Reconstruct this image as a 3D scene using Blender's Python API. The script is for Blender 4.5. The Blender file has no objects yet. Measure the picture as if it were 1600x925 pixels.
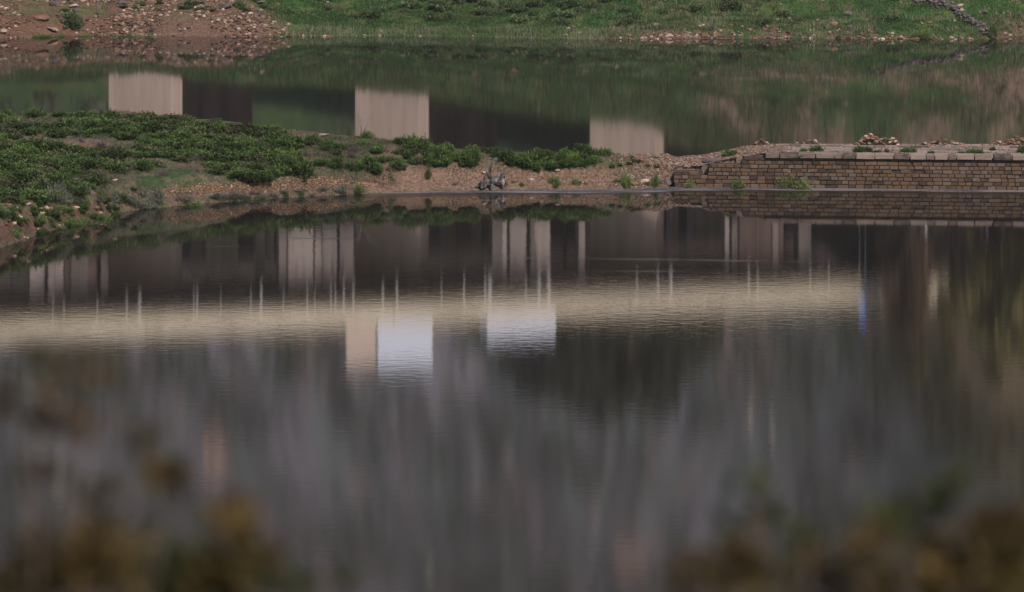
import bpy, math, random
import numpy as np
from mathutils import Vector, Matrix

random.seed(7)
RNG = np.random.default_rng(11)
SC = bpy.context.scene
COL = SC.collection

# ------------------------------------------------------------------ camera
F = 6000.0          # focal length in photograph pixels (1600 wide)
YH = -423.0         # horizon row of the photograph (above the frame)
CH = 30.0           # camera height above the water
cam_d = bpy.data.cameras.new('camera')
cam = bpy.data.objects.new('camera', cam_d)
COL.objects.link(cam)
cam.location = (0, 0, CH)
cam.rotation_euler = (math.radians(90), 0, 0)
cam_d.sensor_width = 36.0
cam_d.lens = 36.0 * F / 1600.0
cam_d.shift_y = -(462.5 - YH) / 1600.0
cam_d.clip_start = 0.2
cam_d.clip_end = 9000
cam_d.dof.use_dof = True
cam_d.dof.focus_distance = 262
cam_d.dof.aperture_fstop = 3.9
SC.camera = cam

# ------------------------------------------------------------------ world, sun, exposure
SUN_EL = 45.0
SUN_DIR = Vector((0.50, -0.87, 0)).normalized()          # towards the sun (horizontal part)
world = bpy.data.worlds.new('World')
SC.world = world
world.use_nodes = True
wn = world.node_tree.nodes
sky = wn.new('ShaderNodeTexSky')
sky.sky_type = 'NISHITA'
sky.sun_disc = False
sky.sun_elevation = math.radians(SUN_EL)
sky.sun_rotation = math.atan2(SUN_DIR.x, SUN_DIR.y)
sky.dust_density = 2.0
wn['Background'].inputs['Strength'].default_value = 0.10
world.node_tree.links.new(sky.outputs[0], wn['Background'].inputs['Color'])
sun_d = bpy.data.lights.new('sun', 'SUN')
sun_d.energy = 3.6
sun_d.angle = math.radians(0.8)
sun_d.color = (1.0, 0.90, 0.82)
sun = bpy.data.objects.new('sun', sun_d)
COL.objects.link(sun)
sv = Vector((SUN_DIR.x * math.cos(math.radians(SUN_EL)), SUN_DIR.y * math.cos(math.radians(SUN_EL)), math.sin(math.radians(SUN_EL))))
sun.rotation_euler = sv.to_track_quat('Z', 'Y').to_euler()
sun.location = (60, -60, 120)
SC.view_settings.view_transform = 'Standard'
SC.view_settings.look = 'None'
SC.view_settings.gamma = 1.0
SC.view_settings.use_curve_mapping = False
SC.view_settings.exposure = 0.3

# ------------------------------------------------------------------ helpers
def at(x, y, d):
    """point at distance d seen at photograph pixel x, y"""
    return Vector(((x - 800) / F * d, d, CH - (y - YH) * d / F))
def refl(x, y, d):
    """point at distance d whose mirror image in the water is seen at pixel x, y"""
    return Vector(((x - 800) / F * d, d, (y - YH) * d / F - CH))

def tag(o, label=None, cat=None, group=None, kind=None):
    if label: o['label'] = label
    if cat: o['category'] = cat
    if group: o['group'] = group
    if kind: o['kind'] = kind
    return o

def empty(name, loc=(0, 0, 0), rz=0.0):
    o = bpy.data.objects.new(name, None)
    COL.objects.link(o)
    o.location = loc
    o.rotation_euler = (0, 0, rz)
    o.empty_display_size = 0.3
    return o

def np_mesh(name, V, Fc, mat=None, smooth=False, col=None, fl=None):
    """mesh from numpy arrays; Fc (n,3) or (n,4), or a list of such arrays"""
    me = bpy.data.meshes.new(name)
    V = np.asarray(V, dtype=np.float32)
    if not isinstance(Fc, (list, tuple)):
        Fc = [Fc]
    Fc = [np.asarray(f, dtype=np.int32) for f in Fc if len(f)]
    me.vertices.add(len(V))
    me.vertices.foreach_set('co', V.ravel())
    loops = np.concatenate([f.ravel() for f in Fc])
    tot = np.concatenate([np.full(len(f), f.shape[1], dtype=np.int32) for f in Fc])
    st = np.concatenate([[0], np.cumsum(tot)[:-1]]).astype(np.int32)
    me.loops.add(len(loops))
    me.loops.foreach_set('vertex_index', loops)
    me.polygons.add(len(tot))
    me.polygons.foreach_set('loop_start', st)
    me.polygons.foreach_set('loop_total', tot)
    me.polygons.foreach_set('use_smooth', np.full(len(tot), bool(smooth)))
    me.update(calc_edges=True)
    if col is not None:
        a = me.color_attributes.new('Col', 'FLOAT_COLOR', 'POINT')
        c = np.ones((len(V), 4), dtype=np.float32)
        c[:, :3] = col
        a.data.foreach_set('color', c.ravel())
    if fl is not None:
        for k, v in fl.items():
            a = me.attributes.new(k, 'FLOAT', 'POINT')
            a.data.foreach_set('value', np.asarray(v, dtype=np.float32))
    if mat: me.materials.append(mat)
    return me

def link(name, me, parent=None, loc=None, rot=None, scale=None):
    o = bpy.data.objects.new(name, me)
    COL.objects.link(o)
    if parent: o.parent = parent
    if loc is not None: o.location = loc
    if rot is not None: o.rotation_euler = rot
    if scale is not None: o.scale = scale
    return o

# numpy value noise
_T = RNG.random((256, 256))
def vnoise(x, y, s=0):
    x = np.asarray(x, float) + s * 17.13; y = np.asarray(y, float) + s * 9.71
    xi = np.floor(x).astype(int); yi = np.floor(y).astype(int)
    fx = x - xi; fy = y - yi
    fx = fx * fx * (3 - 2 * fx); fy = fy * fy * (3 - 2 * fy)
    a = _T[xi % 256, yi % 256]; b = _T[(xi + 1) % 256, yi % 256]
    c = _T[xi % 256, (yi + 1) % 256]; d = _T[(xi + 1) % 256, (yi + 1) % 256]
    return (a * (1 - fx) + b * fx) * (1 - fy) + (c * (1 - fx) + d * fx) * fy
def fbm(x, y, s=0, o=4):
    r = 0; a = 0.5; t = 0
    for k in range(o):
        r = r + a * vnoise(np.asarray(x) * 2 ** k, np.asarray(y) * 2 ** k, s + k * 3); t += a; a *= 0.5
    return r / t
def sst(a, b, x):
    t = np.clip((np.asarray(x, float) - a) / (b - a), 0, 1)
    return t * t * (3 - 2 * t)
def lerp3(a, b, t):
    return np.asarray(a)[..., :] * (1 - t)[:, None] + np.asarray(b)[..., :] * t[:, None]

# ------------------------------------------------------------------ materials
def mat_new(name, rough=0.85, spec=0.3):
    m = bpy.data.materials.new(name)
    m.use_nodes = True
    b = m.node_tree.nodes['Principled BSDF']
    b.inputs['Roughness'].default_value = rough
    b.inputs['Specular IOR Level'].default_value = spec
    return m, m.node_tree.nodes, m.node_tree.links, b

def ramp(n, stops):
    r = n.new('ShaderNodeValToRGB')
    e = r.color_ramp.elements
    while len(e) < len(stops): e.new(0.5)
    for i, (p, c) in enumerate(stops):
        e[i].position = p; e[i].color = (*c, 1)
    return r

def mat_noise(name, stops, scale=3.0, rough=0.9, bump=0.0, bscale=20.0, use_rand=False, detail=6, bdist=0.02, spec=0.25, rand_amt=0.6, stretch=None):
    """noise driven colour ramp, optionally offset per object"""
    m, n, l, b = mat_new(name, rough, spec)
    tc = n.new('ShaderNodeTexCoord')
    nz = n.new('ShaderNodeTexNoise'); nz.inputs['Scale'].default_value = scale; nz.inputs['Detail'].default_value = detail
    src = tc.outputs['Object']
    if stretch:
        mp = n.new('ShaderNodeMapping'); mp.inputs['Scale'].default_value = stretch
        l.new(src, mp.inputs[0]); src = mp.outputs[0]
    l.new(src, nz.inputs['Vector'])
    r = ramp(n, stops)
    fac = nz.outputs['Fac']
    if use_rand:
        oi = n.new('ShaderNodeObjectInfo')
        if True:
            va = n.new('ShaderNodeVectorMath'); va.operation = 'ADD'
            cb = n.new('ShaderNodeCombineXYZ'); mu0 = n.new('ShaderNodeMath'); mu0.operation = 'MULTIPLY'; mu0.inputs[1].default_value = 53.0
            l.new(oi.outputs['Random'], mu0.inputs[0]); l.new(mu0.outputs[0], cb.inputs[0]); l.new(mu0.outputs[0], cb.inputs[2])
            l.new(src, va.inputs[0]); l.new(cb.outputs[0], va.inputs[1]); l.new(va.outputs[0], nz.inputs['Vector'])
        mx = n.new('ShaderNodeMath'); mx.operation = 'MULTIPLY'; mx.inputs[1].default_value = rand_amt
        l.new(oi.outputs['Random'], mx.inputs[0])
        m2 = n.new('ShaderNodeMath'); m2.operation = 'MULTIPLY'; m2.inputs[1].default_value = 1 - rand_amt
        l.new(fac, m2.inputs[0])
        ad = n.new('ShaderNodeMath'); ad.operation = 'ADD'
        l.new(mx.outputs[0], ad.inputs[0]); l.new(m2.outputs[0], ad.inputs[1])
        fac = ad.outputs[0]
    l.new(fac, r.inputs[0]); l.new(r.outputs[0], b.inputs['Base Color'])
    if bump:
        n2 = n.new('ShaderNodeTexNoise'); n2.inputs['Scale'].default_value = bscale; n2.inputs['Detail'].default_value = 8
        l.new(src, n2.inputs['Vector'])
        bp = n.new('ShaderNodeBump'); bp.inputs['Strength'].default_value = bump; bp.inputs['Distance'].default_value = bdist
        l.new(n2.outputs['Fac'], bp.inputs['Height']); l.new(bp.outputs[0], b.inputs['Normal'])
    return m

def mat_vcol(name, rough=0.9, nscale=4.0, var=0.35, bump=0.5, bscale=6.0, bdist=0.05, spec=0.2, transl=0.0):
    """colour attribute times fine noise"""
    m, n, l, b = mat_new(name, rough, spec)
    at_ = n.new('ShaderNodeAttribute'); at_.attribute_name = 'Col'
    tc = n.new('ShaderNodeTexCoord')
    nz = n.new('ShaderNodeTexNoise'); nz.inputs['Scale'].default_value = nscale; nz.inputs['Detail'].default_value = 8
    l.new(tc.outputs['Object'], nz.inputs['Vector'])
    mr = n.new('ShaderNodeMapRange'); mr.inputs[1].default_value = 0.3; mr.inputs[2].default_value = 0.7
    mr.inputs[3].default_value = 1 - var; mr.inputs[4].default_value = 1 + var
    l.new(nz.outputs['Fac'], mr.inputs[0])
    mx = n.new('ShaderNodeVectorMath'); mx.operation = 'SCALE'
    l.new(at_.outputs['Color'], mx.inputs[0]); l.new(mr.outputs[0], mx.inputs['Scale'])
    l.new(mx.outputs[0], b.inputs['Base Color'])
    if bump:
        n2 = n.new('ShaderNodeTexNoise'); n2.inputs['Scale'].default_value = bscale; n2.inputs['Detail'].default_value = 8
        l.new(tc.outputs['Object'], n2.inputs['Vector'])
        bp = n.new('ShaderNodeBump'); bp.inputs['Strength'].default_value = bump; bp.inputs['Distance'].default_value = bdist
        l.new(n2.outputs['Fac'], bp.inputs['Height']); l.new(bp.outputs[0], b.inputs['Normal'])
    return m

def mat_leaf(name, hue, rough=0.6, rand=0.45, transl=0.25):
    """leaf colour from the mesh's own tint attribute, shifted per plant"""
    m, n, l, b = mat_new(name, rough, 0.3)
    at_ = n.new('ShaderNodeAttribute'); at_.attribute_name = 'Col'
    oi = n.new('ShaderNodeObjectInfo')
    mr = n.new('ShaderNodeMapRange'); mr.inputs[3].default_value = 1 - rand; mr.inputs[4].default_value = 1 + rand
    l.new(oi.outputs['Random'], mr.inputs[0])
    sc = n.new('ShaderNodeVectorMath'); sc.operation = 'SCALE'
    l.new(at_.outputs['Color'], sc.inputs[0]); l.new(mr.outputs[0], sc.inputs['Scale'])
    mu = n.new('ShaderNodeVectorMath'); mu.operation = 'MULTIPLY'; mu.inputs[1].default_value = hue
    l.new(sc.outputs[0], mu.inputs[0])
    l.new(mu.outputs[0], b.inputs['Base Color'])
    tr = n.new('ShaderNodeBsdfTranslucent'); l.new(mu.outputs[0], tr.inputs['Color'])
    ms = n.new('ShaderNodeMixShader'); ms.inputs[0].default_value = transl
    l.new(b.outputs[0], ms.inputs[1]); l.new(tr.outputs[0], ms.inputs[2])
    l.new(ms.outputs[0], n['Material Output'].inputs['Surface'])
    return m

M = {}
M['terrain'] = mat_vcol('earth and turf', nscale=5.0, var=0.45, bump=0.7, bscale=5.0, bdist=0.12)
M['mountain'] = mat_vcol('far hillside scrub', nscale=0.12, var=0.5, bump=0.8, bscale=0.2, bdist=3.0)
M['leaf'] = mat_leaf('shrub leaves', (1, 1, 1))
M['grass'] = mat_leaf('grass blades', (1, 1, 1), transl=0.3)
M['pebble'] = mat_vcol('loose stones', nscale=9.0, var=0.25, bump=0.3, bscale=30)
M['twig'] = mat_noise('dry twigs', [(0.3, (0.10, 0.08, 0.075)), (0.7, (0.24, 0.20, 0.19))], scale=8)
M['bark'] = mat_noise('bark', [(0.3, (0.06, 0.045, 0.035)), (0.7, (0.16, 0.12, 0.10))], scale=4, bump=0.5)
M['drift'] = mat_noise('bleached wood', [(0.40, (0.018, 0.015, 0.014)), (0.54, (0.11, 0.095, 0.095)), (0.72, (0.34, 0.32, 0.32))], scale=3.5, bump=0.9, bscale=14, stretch=(1, 1, 0.35), bdist=0.05)
M['block'] = mat_noise('sandstone blocks', [(0.18, (0.022, 0.017, 0.015)), (0.33, (0.070, 0.046, 0.032)), (0.43, (0.095, 0.061, 0.039)), (0.53, (0.115, 0.066, 0.037)), (0.61, (0.088, 0.062, 0.046)), (0.76, (0.135, 0.098, 0.074)), (0.90, (0.10, 0.050, 0.032))], scale=3.0, bump=0.6, bscale=9, use_rand=True, rand_amt=0.52, bdist=0.03)
M['coping'] = mat_noise('weathered coping stone', [(0.28, (0.035, 0.028, 0.026)), (0.40, (0.125, 0.092, 0.078)), (0.58, (0.20, 0.15, 0.125)), (0.85, (0.28, 0.215, 0.185))], scale=2.2, bump=0.5, bscale=7, use_rand=True, rand_amt=0.40, bdist=0.06)
M['mortar'] = mat_noise('dark joints', [(0.3, (0.028, 0.020, 0.016)), (0.7, (0.07, 0.05, 0.04))], scale=6)
M['darkrock'] = mat_noise('dark basalt', [(0.25, (0.045, 0.036, 0.04)), (0.55, (0.11, 0.085, 0.09)), (0.85, (0.24, 0.19, 0.185))], scale=2.2, bump=0.9, bscale=6, use_rand=True, rand_amt=0.3, bdist=0.06)
M['palerock'] = mat_noise('pale rock', [(0.25, (0.17, 0.12, 0.09)), (0.6, (0.36, 0.27, 0.21)), (0.85, (0.5, 0.40, 0.33))], scale=2.2, bump=0.8, bscale=6, use_rand=True, rand_amt=0.3, bdist=0.05)
M['redrock'] = mat_noise('rust brown rock', [(0.25, (0.055, 0.03, 0.022)), (0.55, (0.15, 0.082, 0.055)), (0.85, (0.26, 0.15, 0.10))], scale=2.2, bump=0.9, bscale=6, use_rand=True, rand_amt=0.35, bdist=0.05)
M['concrete'] = mat_noise('pale concrete', [(0.25, (0.40, 0.30, 0.26)), (0.55, (0.52, 0.40, 0.345)), (0.8, (0.58, 0.45, 0.39))], scale=0.8, bump=0.2, bscale=3, stretch=(1, 1, 0.15))
M['conc_old'] = mat_noise('aged concrete', [(0.3, (0.24, 0.20, 0.19)), (0.7, (0.38, 0.33, 0.31))], scale=0.5, bump=0.2, bscale=3, stretch=(1, 1, 0.12))
M['girder'] = mat_noise('brown with shade painted in', [(0.3, (0.075, 0.054, 0.048)), (0.7, (0.17, 0.115, 0.10))], scale=0.7, stretch=(1, 1, 0.12))  # dark brown carries the shade of the rear bridge
M['parapet'] = mat_noise('cream parapet', [(0.3, (0.66, 0.56, 0.43)), (0.7, (0.82, 0.71, 0.56))], scale=0.5, stretch=(1, 1, 0.2))
M['lit_pale'] = mat_noise('pale masonry with light painted in', [(0.3, (0.50, 0.44, 0.42)), (0.7, (0.84, 0.78, 0.76))], scale=0.9, bump=0.2, bscale=3, stretch=(1, 1, 0.12))  # pale tone puts light into panels that stand in shade
M['lit_panel'] = mat_noise('stained concrete', [(0.3, (0.13, 0.107, 0.10)), (0.7, (0.34, 0.28, 0.265))], scale=0.8, bump=0.2, bscale=3, use_rand=True, rand_amt=.5, stretch=(1, 1, 0.1))
M['asphalt'] = mat_noise('asphalt', [(0.3, (0.045, 0.045, 0.047)), (0.7, (0.06, 0.06, 0.06))], scale=5)
M['white'] = mat_noise('white paint', [(0.3, (0.74, 0.78, 0.95)), (0.7, (0.80, 0.84, 0.97))], scale=0.7, rough=0.45)
M['pipe'] = mat_noise('grey white pipe', [(0.3, (0.55, 0.54, 0.55)), (0.7, (0.75, 0.74, 0.76))], scale=2, rough=0.5)
M['cream'] = mat_noise('cream paint', [(0.3, (0.62, 0.48, 0.42)), (0.7, (0.70, 0.55, 0.48))], scale=0.7, rough=0.5)
M['blue'] = mat_noise('blue panel', [(0.3, (0.12, 0.25, 0.66)), (0.7, (0.16, 0.31, 0.75))], scale=1, rough=0.5)
M['rubber'] = mat_noise('rubber', [(0.3, (0.02, 0.02, 0.02)), (0.7, (0.03, 0.03, 0.03))], scale=5, rough=0.7)
M['glass'] = mat_noise('dark window glass', [(0.3, (0.02, 0.025, 0.03)), (0.7, (0.03, 0.035, 0.04))], scale=1, rough=0.08, spec=0.6)
M['plaster'] = mat_noise('pink plaster', [(0.3, (0.50, 0.33, 0.28)), (0.7, (0.60, 0.41, 0.35))], scale=0.5)
M['plaster2'] = mat_noise('off white plaster', [(0.3, (0.52, 0.47, 0.42)), (0.7, (0.62, 0.57, 0.50))], scale=0.5)
M['roof'] = mat_noise('clay roof', [(0.3, (0.18, 0.08, 0.055)), (0.7, (0.27, 0.13, 0.09))], scale=1.5)

# ------------------------------------------------------------------ terrain: the spit
SX = np.array([-500, -150, 0, 60, 110, 150, 175, 230, 320, 400, 560, 700, 850, 1000, 1050, 1100, 1130, 1160, 1200, 1700, 2400], float)
YF = np.array([520, 410, 388, 366, 352, 345, 334, 326, 318, 311, 303, 298.5, 297, 295, 292, 292, 292, 292, 292, 297, 300], float)
YB = np.array([172, 176, 178, 177, 176, 175, 175, 177, 188, 196, 212, 231, 239, 240, 240, 238, 234, 228, 225, 225, 225], float)
HB = np.array([4.0, 4.2, 4.26, 4.3, 4.35, 4.4, 4.4, 4.3, 3.75, 3.4, 2.85, 2.2, 1.95, 1.85, 1.85, 1.9, 2.0, 2.15, 2.22, 2.26, 2.3], float)
HT = np.array([0, 0, 0, 0, 0, 0, 0, 0, 0, 0, 0, 0, 0, 0, 1.15, 1.32, 1.68, 1.93, 2.2, 2.24, 2.24], float)
def spit_h(X, Y):
    X = np.asarray(X, float); Y = np.asarray(Y, float)
    px = 800 + F * X / Y
    yf = np.interp(px, SX, YF); yb = np.interp(px, SX, YB); hb = np.interp(px, SX, HB)
    Df = CH * F / (yf - YH); Db = (CH - hb) * F / (yb - YH)
    v = (Y - Df) / (Db - Df)
    nz = (fbm(X * .35, Y * .35, 1) - .5)
    left = 1 - sst(430, 620, px)
    prof_l = 0.36 * sst(0.0, 0.10, v) + 0.64 * np.clip(v, 0, 1) ** 1.15
    prof_r = 0.12 * sst(0, 0.12, v) + 0.63 * sst(0.10, 0.62, v) + 0.25 * np.clip(v, 0, 1)
    h = hb * (prof_l * left + prof_r * (1 - left))
    h = h + nz * (0.9 * left + 0.30 * (1 - left)) * sst(0.02, 0.2, v) * (1 - sst(.85, 1.0, v) * .6)
    # causeway behind the stone wall
    c = sst(1040, 1062, px)
    ht = np.interp(px, SX, HT)
    yw = 251.7 - (X - 10.57) * (2.3 / 25.9)
    tw = Y - yw
    hc = np.where(tw < 0.95, -1.0, ht + (hb - ht) * sst(.5, 5.0, tw) + nz * .12 + 0.25 * nz * (1 - sst(1150, 1215, px)))
    h = h * (1 - c) + hc * c
    # under water in front and behind
    h = np.where(v < 0, np.maximum(-2.5, (Y - Df) * .12) - .02, h)
    h = np.where(v > 1, h - np.clip((Y - Db) * .55, 0, 6) , h)
    return np.maximum(h, -3)
def H1(x, y): return float(spit_h(np.array([x]), np.array([y]))[0])

def grid_faces(nx, ny):
    i = np.arange(nx * ny).reshape(ny, nx)
    return np.stack([i[:-1, :-1].ravel(), i[:-1, 1:].ravel(), i[1:, 1:].ravel(), i[1:, :-1].ravel()], 1)

gx = np.concatenate([np.arange(-60, -42, 1.0), np.arange(-42, 40, 0.25), np.arange(40, 70, 1.0)])
gy = np.concatenate([np.arange(205, 225, .6), np.arange(225, 262, 0.22), np.arange(262, 292, .4)])
XX, YY = np.meshgrid(gx, gy)
X, Y = XX.ravel(), YY.ravel()
Z = spit_h(X, Y)
px = 800 + F * X / Y
n1 = fbm(X * .22, Y * .22, 5); n2 = fbm(X * .9, Y * .9, 8); n3 = fbm(X * 2.5, Y * 2.5, 9)
soil = np.array([.095, .062, .045]); sand = np.array([.135, .086, .060]); green = np.array([.030, .048, .017]); dry = np.array([.088, .066, .046]); grav = np.array([.15, .105, .082]); red = np.array([.082, .043, .031]); pave = np.array([.22, .17, .145])
c = lerp3(np.tile(soil, (len(X), 1)), green, sst(.36, .55, n1 * .6 + n2 * .4) * sst(.6, 1.1, Z) * (1 - sst(1000, 1080, px)))
c = lerp3(c, dry, sst(.40, .58, n2 * .6 + n3 * .4) * .75)
c = lerp3(c, sand, sst(540, 640, px) * (1 - sst(930, 1010, px)) * (1 - sst(.9, 1.5, Z)) * sst(.0, .15, Z))
c = lerp3(c, grav, sst(960, 1040, px) * .8)
c = lerp3(c, red, (1 - sst(120, 190, px)) * (1 - sst(.9, 1.5, Z)) * .9)
c = lerp3(c, np.array([.10, .075, .055]), (1 - sst(0.02, .14, Z)) * .75)
c = lerp3(c, pave, sst(1180, 1230, px) * sst(251, 251.8, Y + (X - 10.57) * .089) * sst(.38, .55, n3 * .5 + n2 * .5 + .12))
c = c * (0.75 + .5 * n3)[:, None]
spit = link('spit_ground', np_mesh('spit_ground', np.stack([X, Y, Z], 1), grid_faces(len(gx), len(gy)), M['terrain'], True, c))
tag(spit, 'brown earth spit with sandy beach between the two stretches of water', kind='structure')

# ------------------------------------------------------------------ terrain: far bank and hillside
def far_h(X, Y):
    X = np.asarray(X, float); Y = np.asarray(Y, float)
    px = 800 + F * X / Y
    ysh = CH * F / (np.interp(px, [-300, 0, 60, 160, 400, 600, 900, 1200, 1540, 1600, 1900], [60, 60, 58, 55, 58, 56, 62, 60, 62, 56, 56]) - YH)
    ysh = ysh + 1.2 * (fbm(X * .25, X * 0 + 3, 2) - .5)
    t = Y - ysh
    lft = 1 - sst(380, 520, px)
    base = 0.9 * sst(0, 2.5, t) * lft + 0.35 * sst(0, 2, t) + .175 * np.clip(t, 0, 14) + .115 * np.clip(t - 14, 0, 31)
    s2 = np.interp(px, [-200, 230, 600, 980, 1300, 1600], [.02, .005, .075, .128, .27, .30])
    base = base + s2 * np.clip(t - 8, 0, 80)
    base = base + .05 * np.clip(t - 52, 0, 23) + .24 * np.clip(t - 75, 0, 100) + .06 * np.clip(t - 175, 0, 700) + .30 * np.clip(t - 175, 0, 3000)
    rt = sst(1230, 1640, px)
    base = base + rt * .34 * np.clip(t - 44, 0, 75) 
    nz = fbm(X * .12, Y * .12, 21) - .5
    nf = fbm(X * .6, Y * .6, 22) - .5
    base = base + (nz * 1.6 * sst(3, 25, t) + nf * .5 * sst(0, 2, t))
    g = sst(120, 400, t)
    rid = fbm(X * .011, Y * .004, 31, 5) - .5
    base = base + g * (rid * 9 + (fbm(X * .04, Y * .03, 33) - .5) * 3)
    base = np.where(t < 0, np.maximum(-3, t * .2) - .02, base)
    return base
def HF(x, y): return float(far_h(np.array([x]), np.array([y]))[0])

gx = np.concatenate([np.arange(-1500, -300, 40.), np.arange(-300, -150, 5.), np.arange(-150, -70, .8), np.arange(-70, 72, .33), np.arange(72, 150, .8), np.arange(150, 300, 5.), np.arange(300, 1501, 40.)])
gy = np.concatenate([np.arange(362, 392, .3), np.arange(392, 430, .8), np.arange(430, 560, 2.5), np.arange(560, 1000, 8), np.arange(1000, 3000, 40)])
XX, YY = np.meshgrid(gx, gy)
X, Y = XX.ravel(), YY.ravel()
Z = far_h(X, Y)
px = 800 + F * X / Y
n1 = fbm(X * .16, Y * .16, 41); n2 = fbm(X * .7, Y * .7, 43); n3 = fbm(X * 2.2, Y * 2.2, 44)
fsoil = np.array([.098, .054, .036]); fgreen = np.array([.028, .065, .015]); fgreen2 = np.array([.06, .085, .026]); frock = np.array([.12, .078, .056])
lft = 1 - sst(400, 480, px + 90 * (n1 - .5) + (Y - 374) * 6)
c = lerp3(np.tile(fgreen, (len(X), 1)), fgreen2, sst(.42, .62, n2))
c = lerp3(c, frock, sst(.56, .68, n1 * .5 + n2 * .5) * .6)
c = lerp3(c, fsoil, lft * (1 - sst(.9, 2.2, Z) * sst(.42, .6, n2) * .8))
c = lerp3(c, frock, lft * sst(160, 240, px) * .6)
c = lerp3(c, frock, sst(880, 960, px) * (1 - sst(1340, 1420, px)) * (1 - sst(.2, 1.6, Z + n2 - .5)) * sst(.35, .55, n1 * .5 + n2 * .5))
c = lerp3(c, fsoil, sst(1535, 1565, px) * (1 - sst(1.2, 2.0, Z)) * .8)
c = lerp3(c, np.array([.19, .125, .095]), sst(1050, 1180, px) * sst(3.2, 5.5, Z) * sst(.36, .56, n1 * .4 + fbm(X * .22, Y * .05, 48) * .6) * (1 - sst(470, 540, Y)))
stk = fbm(X * .38, Y * .035, 49, 3)
c = lerp3(c, np.array([.21, .145, .115]), sst(960, 1120, px) * sst(395, 412, Y) * sst(.46, .6, stk) * .75)
c = lerp3(c, np.array([.035, .055, .024]), sst(385, 402, Y) * sst(.52, .40, stk) * 0 + sst(385, 402, Y) * (1 - sst(.36, .46, stk)) * .7)
# mountainside, with lavender haze put into the colour
mg = fbm(X * .28, Y * .010, 51)
mcol = lerp3(np.tile(np.array([.135, .145, .145]), (len(X), 1)), np.array([.165, .148, .165]), sst(.42, .62, mg))
mcol = lerp3(mcol * np.array([.97, .98, 1.0]), mcol[0] * 0 + np.array([.165, .142, .158]), sst(760, 1000, Y + 160 * (fbm(X * .05, X * 0, 57) - .5)) * .75)
mcol = lerp3(mcol, np.array([.105, .12, .10]), sst(.48, .6, fbm(X * .35, Y * .03, 53)) * .45)
gul = fbm(X * .55, Y * .010, 54, 4)
mcol = mcol * (.62 + .76 * sst(.3, .7, gul))[:, None]
mcol = lerp3(mcol, np.array([.27, .19, .18]), sst(.62, .70, fbm(X * .22, Y * .02, 55)) * .7)
c = lerp3(c, mcol, sst(500, 620, Y))
c = lerp3(c, np.array([.115, .092, .052]), sst(1320, 1400, px) * sst(425, 450, Y) * (1 - sst(490, 600, Y + 60 * (fbm(X * .3, X * 0, 56) - .5))) * .85)
c = c * (0.7 + .6 * n3)[:, None]
far = link('far_hillside', np_mesh('far_hillside', np.stack([X, Y, Z], 1), grid_faces(len(gx), len(gy)), M['terrain'], True, c))
tag(far, 'grassy and stony hillside rising behind the far water', kind='structure')

# ground under the camera
gx = np.linspace(-60, 60, 61); gy = np.concatenate([np.arange(-30, 12, .6), np.arange(12, 125, 2.)])
XX, YY = np.meshgrid(gx, gy); X, Y = XX.ravel(), YY.ravel()
Z = np.where(Y < 3.5, 28.3 - .02 * np.abs(Y), 28.23 - .33 * (Y - 3.5)) + (fbm(X * .6, Y * .6, 61) - .5) * .25
c = lerp3(np.tile(soil, (len(X), 1)), green, fbm(X * .8, Y * .8, 62))
near = link('near_slope', np_mesh('near_slope', np.stack([X, Y, Z], 1), grid_faces(len(gx), len(gy)), M['terrain'], True, c))
tag(near, 'near hillside the photograph was taken from', kind='structure')
def HN(x, y):
    return (28.3 - .02 * abs(y) if y < 3.5 else 28.23 - .33 * (y - 3.5)) + (float(fbm(np.array([x * .6]), np.array([y * .6]), 61)[0]) - .5) * .25

# ------------------------------------------------------------------ water
def water_material():
    m, n, l, b = mat_new('lake water', 0.05, 0.5)
    b.inputs['Base Color'].default_value = (0.016, 0.014, 0.012, 1)
    b.inputs['IOR'].default_value = 1.42
    a1 = n.new('ShaderNodeAttribute'); a1.attribute_name = 'rough'
    l.new(a1.outputs['Fac'], b.inputs['Roughness'])
    a2 = n.new('ShaderNodeAttribute'); a2.attribute_name = 'ripple'
    tc = n.new('ShaderNodeTexCoord')
    mp = n.new('ShaderNodeMapping'); mp.inputs['Scale'].default_value = (0.75, 1.5, 1)
    l.new(tc.outputs['Object'], mp.inputs[0])
    nz = n.new('ShaderNodeTexNoise'); nz.inputs['Scale'].default_value = 1.3; nz.inputs['Detail'].default_value = 4; nz.inputs['Roughness'].default_value = 0.6
    l.new(mp.outputs[0], nz.inputs['Vector'])
    mu = n.new('ShaderNodeMath'); mu.operation = 'MULTIPLY'
    l.new(nz.outputs['Fac'], mu.inputs[0]); l.new(a2.outputs['Fac'], mu.inputs[1])
    bp = n.new('ShaderNodeBump'); bp.inputs['Strength'].default_value = 1.0; bp.inputs['Distance'].default_value = 1.0
    l.new(mu.outputs[0], bp.inputs['Height']); l.new(bp.outputs[0], b.inputs['Normal'])
    return m
M['water'] = water_material()
gx = np.concatenate([np.arange(-1500, -60, 60.), np.arange(-60, 60, 0.8), np.arange(60, 1501, 60.)])
gy = np.concatenate([np.arange(-300, 120, 30.), np.arange(120, 200, 1.5), np.arange(200, 262, .25), np.arange(262, 400, 1.5), np.arange(400, 460, 10)])
XX, YY = np.meshgrid(gx, gy); X, Y = XX.ravel(), YY.ravel()
px = 800 + F * X / np.maximum(Y, 1); py = YH + CH * F / np.maximum(Y, 1)
w = 10 * (fbm(X * .06, Y * .03, 71) - .5)
pyw = py + w
rough = np.interp(py, [55, 140, 240, 300, 340, 380, 440, 520, 600, 700, 925], [.030, .044, .050, .028, .026, .024, .024, .026, .040, .052, .056])
rip = np.interp(pyw, [55, 240, 320, 352, 372, 420, 480, 560, 640, 760, 925], [.0002, .0003, .0004, .0014, .0020, .0023, .0025, .0023, .0018, .0012, .0008])
rip *= 0.55 + .9 * fbm(X * .05, Y * .05, 73)
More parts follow.
